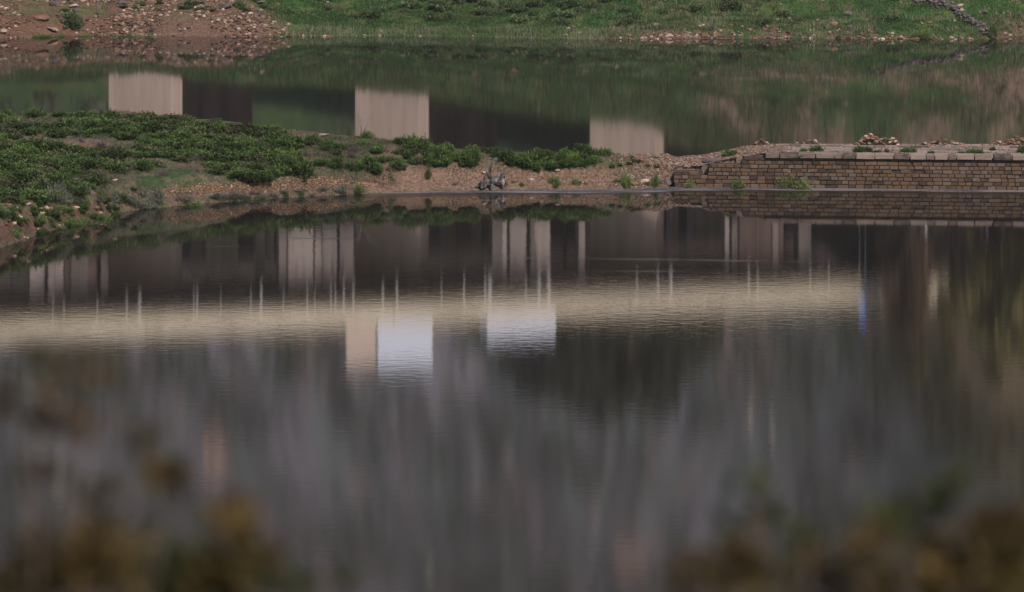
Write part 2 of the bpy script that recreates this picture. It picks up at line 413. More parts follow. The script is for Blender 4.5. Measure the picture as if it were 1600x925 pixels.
# wind ruffled lane along the foot of the beach and wall
shore = np.interp(px, SX, YF)
lane = sst(shore + 0.5, shore + 2.5, py) * (1 - sst(shore + 6, shore + 10, py + 3 * (fbm(X * .3, Y * .1, 75) - .5))) * sst(430, 720, px)
rough = rough + lane * .30
def streak(y0, x0, x1, wd, amt, slope=0.0):
    global rough, rip
    yy = y0 + slope * (px - x0)
    mk = sst(.3, .6, fbm(X * .25, Y * .5, 78)) * np.exp(-((py - yy + 3.5 * (fbm(X * .08, X * 0, 77) - .5)) / wd) ** 2) * sst(x0 - 40, x0 + 40, px) * (1 - sst(x1 - 60, x1 + 60, px))
    rough = rough + mk * amt
for a in [(402.5, 780, 1260, 1.6, .07, .012), (424, 860, 1060, 1.3, .05, 0), (386, 540, 640, 1.0, .14, 0), (385, 320, 380, 1.0, .12, 0), (372, 440, 560, 1.0, .10, .0), (383, 20, 240, .9, .12, -.15), (150, 1300, 1420, .7, .05, 0), (167, 1330, 1400, .6, .05, 0)]:
    streak(*a)
wat = link('lake_water', np_mesh('lake_water', np.stack([X, Y, X * 0], 1), grid_faces(len(gx), len(gy)), M['water'], True, None, {'rough': rough, 'ripple': rip}))
tag(wat, 'still reservoir water mirroring the bridge and hills', kind='structure')

# grey strip at the waterline, sky sheen on ruffled water painted in
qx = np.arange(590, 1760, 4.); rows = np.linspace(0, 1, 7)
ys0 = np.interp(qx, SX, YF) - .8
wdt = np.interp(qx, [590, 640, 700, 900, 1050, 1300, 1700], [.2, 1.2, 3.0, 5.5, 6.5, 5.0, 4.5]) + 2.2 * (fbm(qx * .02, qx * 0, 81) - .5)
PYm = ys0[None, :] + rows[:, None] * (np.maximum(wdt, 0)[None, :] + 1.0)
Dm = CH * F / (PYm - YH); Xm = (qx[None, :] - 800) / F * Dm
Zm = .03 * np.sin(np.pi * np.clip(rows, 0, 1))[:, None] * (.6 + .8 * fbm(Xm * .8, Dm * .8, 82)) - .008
sheen_c = lerp3(np.tile(np.array([.065, .058, .062]), (Xm.size, 1)), np.array([.14, .122, .125]), sst(.35, .65, fbm(Xm.ravel() * .35, Dm.ravel() * 1.2, 83)))
sheen = link('sheen_strip', np_mesh('sheen_strip', np.stack([Xm.ravel(), Dm.ravel(), Zm.ravel()], 1), grid_faces(len(qx), 7), M['terrain'], True, sheen_c))
tag(sheen, 'thin pale strip painted as sky sheen on ruffled water along the foot of the beach and wall', kind='structure')

# ------------------------------------------------------------------ basic solids
def box_me(name, x0, x1, y0, y1, z0, z1, mat, bev=0.0, zt=None):
    V = np.array([(x0, y0, z0), (x1, y0, z0), (x1, y1, z0), (x0, y1, z0), (x0, y0, z1), (x1, y0, z1), (x1, y1, z1), (x0, y1, z1)], float)
    Fq = np.array([(0, 3, 2, 1), (4, 5, 6, 7), (0, 1, 5, 4), (1, 2, 6, 5), (2, 3, 7, 6), (3, 0, 4, 7)])
    me = np_mesh(name, V, Fq, mat)
    if bev:
        import bmesh
        bm = bmesh.new(); bm.from_mesh(me)
        bmesh.ops.bevel(bm, geom=bm.edges[:], offset=bev, segments=2, affect='EDGES', profile=.5)
        bm.to_mesh(me); bm.free()
    return me

def rock_mesh(name, seed, mat, sub=1, flat=.8, jag=.28):
    import bmesh
    bm = bmesh.new()
    bmesh.ops.create_icosphere(bm, subdivisions=sub, radius=0.5)
    r = random.Random(seed)
    pl = [(Vector((r.gauss(0, 1), r.gauss(0, 1), r.gauss(0, 1))).normalized(), r.uniform(.26, .42)) for _ in range(9)]
    for v in bm.verts:
        for d, k in pl:
            e = v.co.dot(d) - k
            if e > 0: v.co -= d * e
        v.co += Vector((r.uniform(-1, 1), r.uniform(-1, 1), r.uniform(-1, 1))) * .05 * jag * 2
        v.co.z *= flat
    me = bpy.data.meshes.new(name); bm.to_mesh(me); bm.free()
    me.materials.append(mat)
    return me

def tube_geo(pts, rad, n=6, jit=0.0, r=random):
    """tapered tube along points -> verts, quads"""
    V = []; Q = []
    up = Vector((0.13, .21, 1)).normalized()
    for i, p in enumerate(pts):
        p = Vector(p)
        a = Vector(pts[max(i - 1, 0)]); b = Vector(pts[min(i + 1, len(pts) - 1)])
        t = (b - a); t = t.normalized() if t.length > 1e-6 else Vector((0, 0, 1))
        s = t.cross(up); s = s.normalized() if s.length > 1e-3 else Vector((1, 0, 0))
        q = t.cross(s)
        for k in range(n):
            an = 2 * math.pi * k / n
            rr = rad[i] * (1 + r.uniform(-jit, jit))
            V.append(p + (s * math.cos(an) + q * math.sin(an)) * rr)
    for i in range(len(pts) - 1):
        for k in range(n):
            Q.append((i * n + k, i * n + (k + 1) % n, (i + 1) * n + (k + 1) % n, (i + 1) * n + k))
    b0 = len(V); V.append(Vector(pts[0])); V.append(Vector(pts[-1]))
    T = [(k, b0, (k + 1) % n) for k in range(n)] + [((len(pts) - 1) * n + k, (len(pts) - 1) * n + (k + 1) % n, b0 + 1) for k in range(n)]
    return V, Q, T
class Geo:
    def __init__(s): s.V = []; s.Q = []; s.T = []
    def tube(s, pts, rad, n=6, jit=0.0, r=random):
        V, Q, T = tube_geo(pts, rad, n, jit, r); o = len(s.V)
        s.V += V; s.Q += [tuple(i + o for i in q) for q in Q]; s.T += [tuple(i + o for i in q) for q in T]
    def mesh(s, name, mat, smooth=True):
        return np_mesh(name, np.array([tuple(v) for v in s.V]), [np.array(s.Q), np.array(s.T)], mat, smooth)

# ------------------------------------------------------------------ stone wall of the old causeway
WP0 = Vector((10.57, 251.7, 0)); WANG = math.atan2(-2.3, 25.9)
wall = empty('stone_wall', WP0, WANG)
tag(wall, 'long wall of squared brown sandstone blocks with a grey coping at the water edge', 'wall')
wr = random.Random(5)
def block_unit(seed, mat, ch=.045, cz=.055, dp=.07):
    r = random.Random(seed)
    j = lambda s: r.uniform(-s, s)
    o = [(-.5 + abs(j(.03)), dp, -.5 + abs(j(.06))), (.5 - abs(j(.03)), dp, -.5 + abs(j(.06))), (.5 - abs(j(.03)), dp, .5 - abs(j(.06))), (-.5 + abs(j(.03)), dp, .5 - abs(j(.06)))]
    i = [(x * (1 - ch), 0.0 + j(dp * .4), z * (1 - 2 * cz)) for x, y, z in o]
    b = [(x, 1.0, z) for x, y, z in o]
    V = o + i + b
    Q = [(4, 5, 6, 7)] + [(k, (k + 1) % 4, 4 + (k + 1) % 4, 4 + k) for k in range(4)] + [(8 + k, 8 + (k + 1) % 4, (k + 1) % 4, k) for k in range(4)]
    return np_mesh('stone_block', np.array(V), np.array(Q), mat)
units = [block_unit(100 + k, M['block']) for k in range(14)]
copu = [block_unit(200 + k, M['coping'], .03, .06, .03) for k in range(6)]
L = 23.6
CB = [0.0, .27, .53, .78, 1.03, 1.28, 1.53, 1.78]      # bottoms of the seven courses
def top_at(x):            # top of the surviving masonry along the wall
    if x < .05: return 0
    if x < 1.9: return 1.06
    if x < 2.35: return 0.78 if x < 2.2 else .53
    if x < 3.0: return 1.55
    if x < 4.6: return 1.58
    return 1.83
nst = 0
drains = [7.5 + .55, 20.3 - 6.1 + .25, 18.45]
drains = [9.05, 15.55, 19.75]
for k in range(7):
    x = 0.02 + wr.uniform(0, .1)
    z0, z1 = CB[k], CB[k + 1]
    if k == 0: z0 = -.06
    while x < L:
        w_ = min(max(wr.gauss(.53, .12), .30), .9)
        xm = x + w_ / 2
        if top_at(xm) + .02 < z1: x += w_; continue
        if k == 6 and any(abs(xm - d) < .5 for d in drains):
            d = [d for d in drains if abs(xm - d) < .5][0]
            if x < d - .07 < x + w_: w_ = d - .07 - x
            elif x < d + .07: x = d + .07
            if w_ < .12: x = d + .07; continue
            xm = x + w_ / 2
        if wr.random() < .018 and k > 1: x += w_; continue
        nst += 1
        o = link('stone', wr.choice(units), wall, (xm, wr.uniform(-.05, .03), (z0 + z1) / 2 + wr.uniform(-.012, .012)), (0, wr.uniform(-.012, .012), wr.uniform(-.03, .03)), (w_ - .028, .32, (z1 - z0) - wr.uniform(.012, .04)))
        pass
        x += w_
# thin levelling course under the coping
V = []; Q = []
x = 4.7
while x < L:
    w_ = wr.uniform(.4, 1.2)
    if wr.random() < .82:
        a = len(V); y = wr.uniform(-.01, .04); z1 = wr.uniform(1.90, 1.93)
        V += [(x + .02, y, 1.845), (x + w_ - .02, y, 1.845), (x + w_ - .02, y, z1), (x + .02, y, z1), (x + .02, .3, 1.845), (x + w_ - .02, .3, 1.845), (x + w_ - .02, .3, z1), (x + .02, .3, z1)]
        Q += [tuple(a + i for i in q) for q in [(0, 1, 2, 3), (3, 2, 6, 7), (1, 5, 6, 2), (4, 0, 3, 7), (0, 4, 5, 1)]]
    x += w_
tag(link('thin_stones', np_mesh('thin_stones', np.array(V), np.array(Q), M['block']), wall), kind='stuff')
# core behind the blocks (its face is the bottom of the joints)
segs = [(0.06, 1.9, 1.0), (1.9, 2.2, .7), (2.2, 2.36, .45), (2.36, 4.6, 1.5), (4.6, L, 1.98)]
V = []; Q = []
for (a_, b_, t_) in segs:
    a = len(V)
    V += [(a_, .075, -1), (b_, .075, -1), (b_, .075, t_), (a_, .075, t_), (a_, 1.1, -1), (b_, 1.1, -1), (b_, 1.1, t_), (a_, 1.1, t_)]
    Q += [tuple(a + i for i in q) for q in [(0, 1, 2, 3), (3, 2, 6, 7), (1, 5, 6, 2), (4, 0, 3, 7)]]
link('mortar_core', np_mesh('mortar_core', np.array(V), np.array(Q), M['mortar']), wall)
# coping
x = 6.0
while x < L:
    w_ = wr.uniform(.75, 1.35)
    if wr.random() < .2: w_ = .55
    link('coping_stone', wr.choice(copu), wall, (x + w_ / 2, -.13 + wr.uniform(-.03, .02), 2.13 + wr.uniform(-.012, .012)), (0, wr.uniform(-.01, .01), wr.uniform(-.01, .01)), (w_ - .03, .95, .34))
    x += w_

# ------------------------------------------------------------------ rocks
rock_sets = {k: [rock_mesh(k, 300 + i, M[k], 2, .75) for i in range(5)] for k in ('darkrock', 'palerock', 'redrock')}
def put_rock(name, pos, sx, sy, sz, kind, label=None, parent=None, r=random, group=None):
    o = link(name, r.choice(rock_sets[kind]), parent, pos, (r.uniform(-.2, .2), r.uniform(-.2, .2), r.uniform(0, 6.28)), (sx, sy, sz))
    if label: tag(o, label, 'rock', group)
    return o
rr = random.Random(9)
def hit(px_, py_, hf, d0, d1):
    """where the sight line through a photograph pixel meets the ground"""
    d = np.arange(d0, d1, .1)
    xs = (px_ - 800) / F * d; zs = CH - (py_ - YH) * d / F
    g = hf(xs, d)
    k = np.argmax(g >= zs)
    if not (g >= zs).any(): k = len(d) - 1
    return float(xs[k]), float(d[k]), float(g[k])
far_rocks = [
 (5, 49, 14, 9, 'palerock', 'pale pointed rock leaning at the far left edge of the red bank'),
 (29, 35, 10, 7, 'redrock', 'brown rock bedded in the bare red earth bank'),
 (66, 27, 24, 11, 'redrock', 'orange brown block on top of the bare red bank'),
 (83, 45, 20, 7, 'palerock', 'flat tan slab at the foot of the red bank by the water'),
 (115, 8, 17, 7, 'palerock', 'tan rock lying above the dark hollow at upper left'),
 (121, 15, 16, 8, 'darkrock', 'dark block wedged below the tan rock at upper left'),
 (86, 4, 18, 12, 'darkrock', 'purplish dark boulder at the top left of the far bank'),
 (190, 4, 16, 9, 'darkrock', 'dark grey boulder in green weeds near the top left'),
 (183, 27, 11, 7, 'redrock', 'squarish rust rock among the left scree'),
 (352, 9, 24, 12, 'darkrock', 'large purple brown boulder in the scree left of the green slope'),
 (322, 6, 13, 9, 'darkrock', 'smaller dark boulder left of the large purple one'),
 (392, 11, 13, 8, 'redrock', 'rounded brown rock right of the large purple boulder'),
 (407, 3, 15, 7, 'darkrock', 'dark rock at the top edge above the scree'),
 (399, 24, 9, 9, 'darkrock', 'small dark rock standing in the scree'),
 (389, 33, 12, 8, 'palerock', 'pinkish rock in the lower scree'),
 (414, 41, 8, 7, 'palerock', 'pale upright stone in the lower scree'),
 (445, 44, 8, 5, 'palerock', 'pale stone at the edge where scree meets grass'),
 (1326, 20, 18, 11, 'darkrock', 'wedge shaped dark boulder standing in the green slope'),
 (1303, 37, 15, 10, 'redrock', 'brown boulder near the water left of the tumbled wall'),
 (1329, 41, 10, 8, 'darkrock', 'small dark boulder beside the brown boulder near the water'),
 (1443, 31, 8, 7, 'redrock', 'orange stone in grass left of the tumbled wall'),
 (1452, 35, 8, 6, 'redrock', 'second orange stone just below the first left of the tumbled wall'),
 (1536, 18, 15, 7, 'darkrock', 'dark rounded rock on the green slope right of the tumbled wall'),
 (1500, 8, 12, 5, 'palerock', 'flat pale rock right beside the tumbled wall'),
 (1503, 15, 10, 6, 'palerock', 'pale square stone by the tumbled wall'),
 (1311, 55, 13, 6, 'redrock', 'flat rust rock at the water line right of centre'),
 (922, 7, 8, 5, 'palerock', 'pale stone alone on the green slope'),
 (895, 41, 9, 5, 'redrock', 'rust stone alone in the green slope near the water'),
 (1024, 37, 14, 6, 'redrock', 'low brown rock in grass above the rocky waterline'),
 (1046, 55, 15, 8, 'palerock', 'pale ledge rock on the far waterline'),
 (1100, 55, 17, 8, 'redrock', 'brown ledge rock on the far waterline'),
 (1182, 14, 11, 5, 'redrock', 'brown rock high on the green slope right of centre'),
 (1232, 50, 11, 6, 'redrock', 'squat brown rock in the rocky waterline strip'),
 (960, 47, 13, 5, 'redrock', 'flat rust rock among the grass at the far waterline'),
]
for (a, b_, w_, h_, kd, lb) in far_rocks:
    x, y, z = hit(a, b_ + h_ * .3, far_h, 366, 400)
    s = y / F
    put_rock('rock', (x, y, z + h_ * s * .12), w_ * s * 1.15, w_ * s * .9, h_ * s * 1.5, kd, lb, r=rr)
spit_rocks = [
 (998, 236, 20, 9, 'redrock', 'reddish wedge shaped rock on the crest right of the third pier reflection'),
 (971, 235, 13, 6, 'redrock', 'small reddish rock on the crest left of the wedge shaped one'),
 (1110, 250, 26, 9, 'darkrock', 'black slab lying on the rubble above the broken end of the wall'),
 (1125, 229, 16, 11, 'redrock', 'squarish brown rock at the left end of the causeway top'),
 (1102, 236, 8, 7, 'palerock', 'small grey stone on the crest behind the broken wall'),
 (830, 282, 12, 5, 'palerock', 'flat pale stone on the beach right of the stump'),
 (870, 267, 10, 5, 'palerock', 'pale shell shaped stone at the top of the beach'),
 (916, 261, 7, 5, 'palerock', 'small round white stone below the shrubs on the beach'),
 (1008, 282, 15, 7, 'palerock', 'rounded tan boulder on the beach left of the wall'),
 (992, 289, 13, 6, 'redrock', 'flat brown boulder low on the beach left of the wall'),
 (963, 272, 8, 8, 'redrock', 'orange boulder halfway up the beach'),
 (1044, 283, 16, 12, 'darkrock', 'dark boulder against the broken end of the wall'),
 (506, 210, 18, 5, 'palerock', 'long flat cream slab on the crest left of the middle pier reflection'),
 (529, 207, 6, 5, 'palerock', 'small cream stone on the crest beside the flat slab'),
 (757, 270, 10, 5, 'palerock', 'tan stone above the driftwood on the beach'),
 (550, 285, 12, 5, 'darkrock', 'low dark rock at the right end of the orange shingle'),
 (180, 281, 11, 4, 'palerock', 'pale flat stone on bare ground below the thicket at left'),
 (833, 252, 8, 5, 'redrock', 'small rust stone between beach and shrubs'),
]
for (a, b_, w_, h_, kd, lb) in spit_rocks:
    x, y, z = hit(a, b_ + h_ * .3, spit_h, 225, 262)
    s = y / F
    put_rock('rock', (x, y, z + h_ * s * .15), w_ * s * 1.1, w_ * s * .9, h_ * s * 1.4, kd, lb, r=rr)
shore_rocks = [(14, 322), (27, 326), (44, 321), (52, 325), (60, 326), (72, 327), (79, 329), (88, 330), (97, 331), (112, 325), (119, 327), (30, 340), (12, 345), (22, 351), (65, 334), (8, 352), (156, 334), (166, 341), (150, 326), (108, 344), (74, 341), (171, 331)]
shore_names = []
for i, (a, b_) in enumerate(shore_rocks):
    x, y, z = hit(a, b_, spit_h, 215, 250)
    put_rock('rock', (x, y, z + .02), rr.uniform(.35, .6), rr.uniform(.3, .5), rr.uniform(.25, .4), 'palerock' if i % 3 else 'redrock', 'rusty shore rock', r=rr, group='rocks on the red shore at left')
    shore_names.append((a, b_, COL.objects[-1].name, i % 3))

_sn = sorted(shore_names)
_o = ['leftmost', 'second from left', 'third from left', 'fourth from left', 'fifth from left', 'sixth from left', 'seventh from left', 'eighth from left', 'ninth from left', 'tenth from left', 'eleventh from left']
for _part, _w in ((_sn[:11], 'left half'), (_sn[11:], 'right half')):
    for _k, (_a, _b, _n, _c) in enumerate(_part):
        bpy.data.objects[_n]['label'] = '%s rock on the red earth shore, %s in its %s' % ('pale' if _c else 'rusty', _o[_k], _w)
# rubble heaps on the back edge of the causeway
def heap(x0, x1, hpx, label, n, kinds=('redrock', 'redrock', 'palerock'), yb=225):
    d = 256.6; s = d / F
    X0 = (x0 - 800) * s; X1 = (x1 - 800) * s; h = hpx * s * 1.45
    zc = H1((X0 + X1) / 2, d)
    e = empty('rubble_heap', ((X0 + X1) / 2, d, zc))
    tag(e, label, 'rubble heap')
    w_ = X1 - X0
    for i in range(n):
        u = rr.uniform(-.5, .5); env = max(0.15, (1 - abs(2 * u) ** 2.2)) * (.75 + .25 * math.sin(u * 9 + x0))
        z = rr.random() ** .8 * h * env * .85
        sz = rr.uniform(.20, .38)
        put_rock('stone', (u * w_, rr.uniform(-.35, .35) * (1 - z / (h + .01) * .6), z), sz * 1.15, sz, sz * .8, rr.choice(kinds), None, e, rr)
heap(1175, 1203, 8, 'low orange rubble heap at the left end of the causeway', 12)
heap(1232, 1290, 7, 'low brown rubble heap with yellowish weed growing on it', 26)
heap(1336, 1404, 16, 'tallest rubble heap of broken masonry on the causeway', 85)
heap(1440, 1506, 6, 'long low rust rubble heap right of the tallest one', 32)
heap(1552, 1612, 11, 'rubble heap at the right edge of the photo', 46)

# grey paving strips left on the causeway
for i, (a, b_, t) in enumerate([(1205, 1300, 4.9), (1310, 1425, 4.6), (1430, 1500, 3.3), (1505, 1600, 4.8), (1545, 1600, 1.6), (1440, 1475, 1.8)]):
    x = (a - 800) / F * 255 - 10.57
    x1 = (b_ - 800) / F * 255 - 10.57
    while x < x1:
        w_ = rr.uniform(.6, 1.1)
        link('slab', rr.choice(copu), wall, (x + w_ / 2, t + rr.uniform(-.06, .06), 2.26), (-math.pi / 2 * 0, rr.uniform(-.03, .03), rr.uniform(-.05, .05)), (w_, .5, .10))
        x += w_ + .03

# loose stone scatter (uncountable)
def scatter(name, pts, sizes, cols, mat, seed, label, cat):
    import bmesh
    bs = []
    for k in range(6):
        me = rock_mesh('tmp', seed + k, M['pebble'], 1, .7)
        v = np.zeros(len(me.vertices) * 3); me.vertices.foreach_get('co', v)
        f = np.zeros(len(me.polygons) * 3, dtype=int); me.polygons.foreach_get('vertices', f)
        if k == 0:
            pass
        bs.append((v.reshape(-1, 3), f.reshape(-1, 3))); bpy.data.meshes.remove(me)
    r = np.random.default_rng(seed)
    AV = []; AF = []; AC = []; o = 0
    for k in range(6):
        idx = np.arange(k, len(pts), 6)
        if not len(idx): continue
        v, f = bs[k]
        # coarse: use the 42 vertex stone for large sizes only
        n = len(idx)
        an = r.uniform(0, 6.28, n); ca, sa = np.cos(an), np.sin(an)
        sc = sizes[idx][:, None] * r.uniform(.7, 1.3, (n, 3)); sc[:, 2] *= .8
        vv = v[None] * sc[:, None, :]
        xr = vv[..., 0] * ca[:, None] - vv[..., 1] * sa[:, None]; yr = vv[..., 0] * sa[:, None] + vv[..., 1] * ca[:, None]
        vv = np.stack([xr, yr, vv[..., 2]], -1) + pts[idx][:, None, :]
        AV.append(vv.reshape(-1, 3)); AF.append((f[None] + (np.arange(n) * len(v))[:, None, None] + o).reshape(-1, 3))
        AC.append(np.repeat(cols[idx], len(v), 0)); o += n * len(v)
    ob = link(name, np_mesh(name, np.concatenate(AV), np.concatenate(AF), mat, False, np.concatenate(AC)))
    return tag(ob, label, cat, kind='stuff')
def cols_for(n, pal, r, var=.25):
    c = np.array(pal)[r.integers(0, len(pal), n)]
    return c * r.uniform(1 - var, 1 + var, (n, 1))
def zone(n, r, px0, px1, f, hf, d0, d1, fn):
    """random ground points by photograph column; fn(px, v, x, y, z) gives the keep probability"""
    d = r.uniform(d0, d1, n); p = r.uniform(px0, px1, n); x = (p - 800) / F * d
    z = hf(x, d)
    k = (r.random(n) < fn(p, x, d, z)) & (z > -.05)
    return np.stack([x[k], d[k], z[k]], 1)
r1 = np.random.default_rng(3)
def pyof(y, z): return YH + (CH - z) * F / y
pal_g = [(.14, .095, .072), (.10, .064, .046), (.27, .205, .17), (.06, .04, .03), (.135, .07, .042)]
# gravel on the right beach end and in the wall's gap, causeway top
p = zone(90000, r1, 940, 1230, None, spit_h, 249, 258, lambda p, x, y, z: (z > .05) * sst(930, 1030, p) * .30)
p2 = zone(12000, r1, 1180, 1680, None, spit_h, 251, 257.5, lambda p, x, y, z: (z > 2.0) * sst(.35, .6, fbm(x * .8, y * 1.2, 12)) * .5)
p3 = zone(6000, r1, 620, 1000, None, spit_h, 247, 256, lambda p, x, y, z: (z > .25) * (z < 1.5) * sst(.48, .62, fbm(x * .5, y * .9, 14)) * .7)
P_ = np.concatenate([p, p2, p3])
scatter('gravel', P_, r1.uniform(.06, .20, len(P_)) , cols_for(len(P_), pal_g, r1), M['pebble'], 50, 'loose pale and brown stones strewn over the beach end and causeway top', 'gravel')
# orange shingle strip
def shing(p, x, y, z):
    q = pyof(y, z); mid = np.interp(p, [190, 240, 330, 420, 520, 560], [307, 300, 293, 291, 286, 288]); wd = np.interp(p, [180, 260, 400, 500, 580], [1, 5, 8, 8, 2])
    return np.exp(-((q - mid) / wd) ** 2 * 1.2)
p = zone(100000, r1, 170, 590, None, spit_h, 236, 256, shing)
scatter('shingle', p, r1.uniform(.09, .19, len(p)), cols_for(len(p), [(.20, .095, .052), (.26, .15, .09), (.13, .062, .036), (.30, .20, .14)], r1), M['pebble'], 60, 'band of small orange stones above the left water line', 'shingle')
p = zone(5000, r1, -40, 190, None, spit_h, 222, 250, lambda p, x, y, z: (z > 0) * (z < 1.2) * sst(.5, .62, fbm(x * .6, y * .6, 15)) * .5)
scatter('shore_stones', p, r1.uniform(.1, .3, len(p)), cols_for(len(p), [(.19, .10, .07), (.27, .19, .15), (.12, .06, .04)], r1), M['pebble'], 70, 'small broken stones on the red earth shore at left', 'stones')
# far bank scree and waterline stones
p = zone(26000, r1, -40, 520, None, far_h, 371, 396, lambda p, x, y, z: (z > 0) * (.40 + .6 * sst(120, 230, p)) * (1 - .93 * sst(430, 500, p + (y - 374) * 7)) * sst(.36, .56, fbm(x * .3, y * .3, 16)))
p2 = zone(16000, r1, 840, 1640, None, far_h, 371, 384, lambda p, x, y, z: (z > 0) * np.exp(-z / .55) * 1.1 * sst(.40, .6, fbm(x * .25, y * .5, 17)) * sst(840, 1000, p))
p3 = zone(1800, r1, 440, 900, None, far_h, 371, 377, lambda p, x, y, z: (z > 0) * (z < .45) * .25)
p4 = zone(6000, r1, 1050, 1640, None, far_h, 377, 440, lambda p, x, y, z: sst(.5, .65, fbm(x * .2, y * .3, 18)) * .5)
p5 = zone(5000, r1, -40, 1640, None, far_h, 386, 470, lambda p, x, y, z: (.25 + .75 * sst(1000, 1150, p)) * sst(.4, .6, fbm(x * .15, y * .08, 118)))
big5 = len(p5)
P_ = np.concatenate([p, p2, p3, p4, p5])
szs = (r1.uniform(.10, .62, len(P_)) ** 1.5) * 1.25; szs[-big5:] = .25 + 1.3 * r1.random(big5) ** 3
scatter('scree', P_, szs, np.where((np.arange(len(P_)) >= len(P_) - big5)[:, None], .55, 1.0) * cols_for(len(P_), [(.18, .115, .085), (.12, .065, .042), (.32, .24, .19), (.08, .045, .03), (.16, .08, .045), (.05, .04, .036)], r1), M['pebble'], 80, 'scree of tan and brown stones over the far bank', 'scree')

# tumbled dry stone wall on the far bank
dw = empty('dry_stone_wall', at(1545, 61, 374))
tag(dw, 'tumbled dark dry stone wall running down the green slope to the water at upper right', 'wall')
path = [(1548, 60, 374.2), (1538, 48, 375.7), (1515, 33, 377.8), (1496, 20, 379.6), (1470, 8, 381.5), (1440, 1, 383.2), (1405, -8, 385.5), (1370, -15, 388)]
PP = []
for a, b_, d in path:
    x, y, z = hit(a, b_, far_h, 368, 400); PP.append(Vector((x, y, z)))
rw = random.Random(21)
for i in range(230):
    u = rw.random() * (len(PP) - 1.001); k = int(u); p = PP[k].lerp(PP[k + 1], u - k)
    w_ = rw.gauss(0, .38); h_ = max(0, .55 * (1 - abs(w_) / .8)) * rw.random()
    s = rw.uniform(.3, .62)
    pos = Vector((p.x + w_, p.y + rw.uniform(-.3, .3), 0)); pos.z = HF(pos.x, pos.y) + h_ + .06
    put_rock('stone', pos - dw.location, s, s * .85, s * .75, 'darkrock', None, dw, rw)

# ------------------------------------------------------------------ plants
def leaves_np(base, dirs, length, width, cols, r, curl=.25):
    """one rhombic leaf per row"""
    n = len(base)
    side = np.cross(dirs, r.normal(size=(n, 3))); side /= np.linalg.norm(side, axis=1)[:, None] + 1e-9
    nrm = np.cross(side, dirs)
    L_ = length[:, None]; W_ = width[:, None]
    a = base; m = base + dirs * L_ * .5 + nrm * L_ * .06; t = base + dirs * L_ - nrm * L_ * curl * .3
    V = np.stack([a, m - side * W_ * .5, t, m + side * W_ * .5], 1).reshape(-1, 3)
    Q = np.arange(n * 4).reshape(n, 4)
    C = np.repeat(cols, 4, 0)
    return V, Q, C
def unit(v): return v / (np.linalg.norm(v, axis=1)[:, None] + 1e-9)

def shrub_mesh(seed, mat, tips=150, per=9, leaf=.11, wid=.035, base=(.014, .028, .009), tipc=(.078, .122, .032), flat=.62, lobes=5, spiky=.0, name='shrub'):
    """leafy shrub about 1 m wide: rosettes of leaves on upright stems over several lobes"""
    r = np.random.default_rng(seed)
    lob = [(0, 0, .9)] + [(r.uniform(-.3, .3), r.uniform(-.3, .3), r.uniform(.55, .95)) for _ in range(lobes)]
    li = r.integers(0, len(lob), tips); lobA = np.array(lob)[li]
    d = unit(np.abs(r.normal(size=(tips, 3))) * np.array([1, 1, 1]) * np.sign(r.normal(size=(tips, 3))) ** np.array([1, 1, 0]))
    rad = .30 * lobA[:, 2:3] * r.uniform(.65, 1.08, (tips, 1))
    P = d * rad * np.array([1, 1, flat * 2.2]); P[:, :2] += lobA[:, :2] * .8
    P[:, 2] = np.maximum(P[:, 2] * r.uniform(.8, 1.1, tips), .01) + r.exponential(spiky + .001, tips)
    up = unit(d * .7 + np.array([0, 0, .8]) + r.normal(size=(tips, 3)) * .2)
    b = np.repeat(P, per, 0); u = np.repeat(up, per, 0)
    k = np.tile(np.linspace(0, 1, per), tips)
    b = b - u * (k * .13)[:, None]
    dd = unit(u * (1.1 - k)[:, None] + r.normal(size=(tips * per, 3)) * (.35 + .5 * k)[:, None])
    ln = leaf * r.uniform(.6, 1.2, tips * per) * (1 - .2 * k)
    tone = r.uniform(.75, 1.25, tips).repeat(per)[:, None] * r.uniform(.8, 1.2, (tips * per, 1))
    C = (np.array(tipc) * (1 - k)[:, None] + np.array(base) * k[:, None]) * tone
    V, Q, C = leaves_np(b, dd, ln, ln * wid / leaf, C, r)
    # stems
    g = Geo(); rp = random.Random(seed)
    for i in range(0, tips, 5):
        p = P[i]
        g.tube([(p[0] * .15, p[1] * .15, -.05), (p[0] * .6, p[1] * .6, p[2] * .55), tuple(p)], [.012, .009, .004], 3, 0, rp)
    sv_ = np.array([tuple(v) for v in g.V]); o = len(V)
    V = np.concatenate([V, sv_]); C = np.concatenate([C, np.tile(np.array([.09, .06, .045]), (len(sv_), 1))])
    return np_mesh(name, V, [Q, np.array(g.Q) + o], mat, False, C)

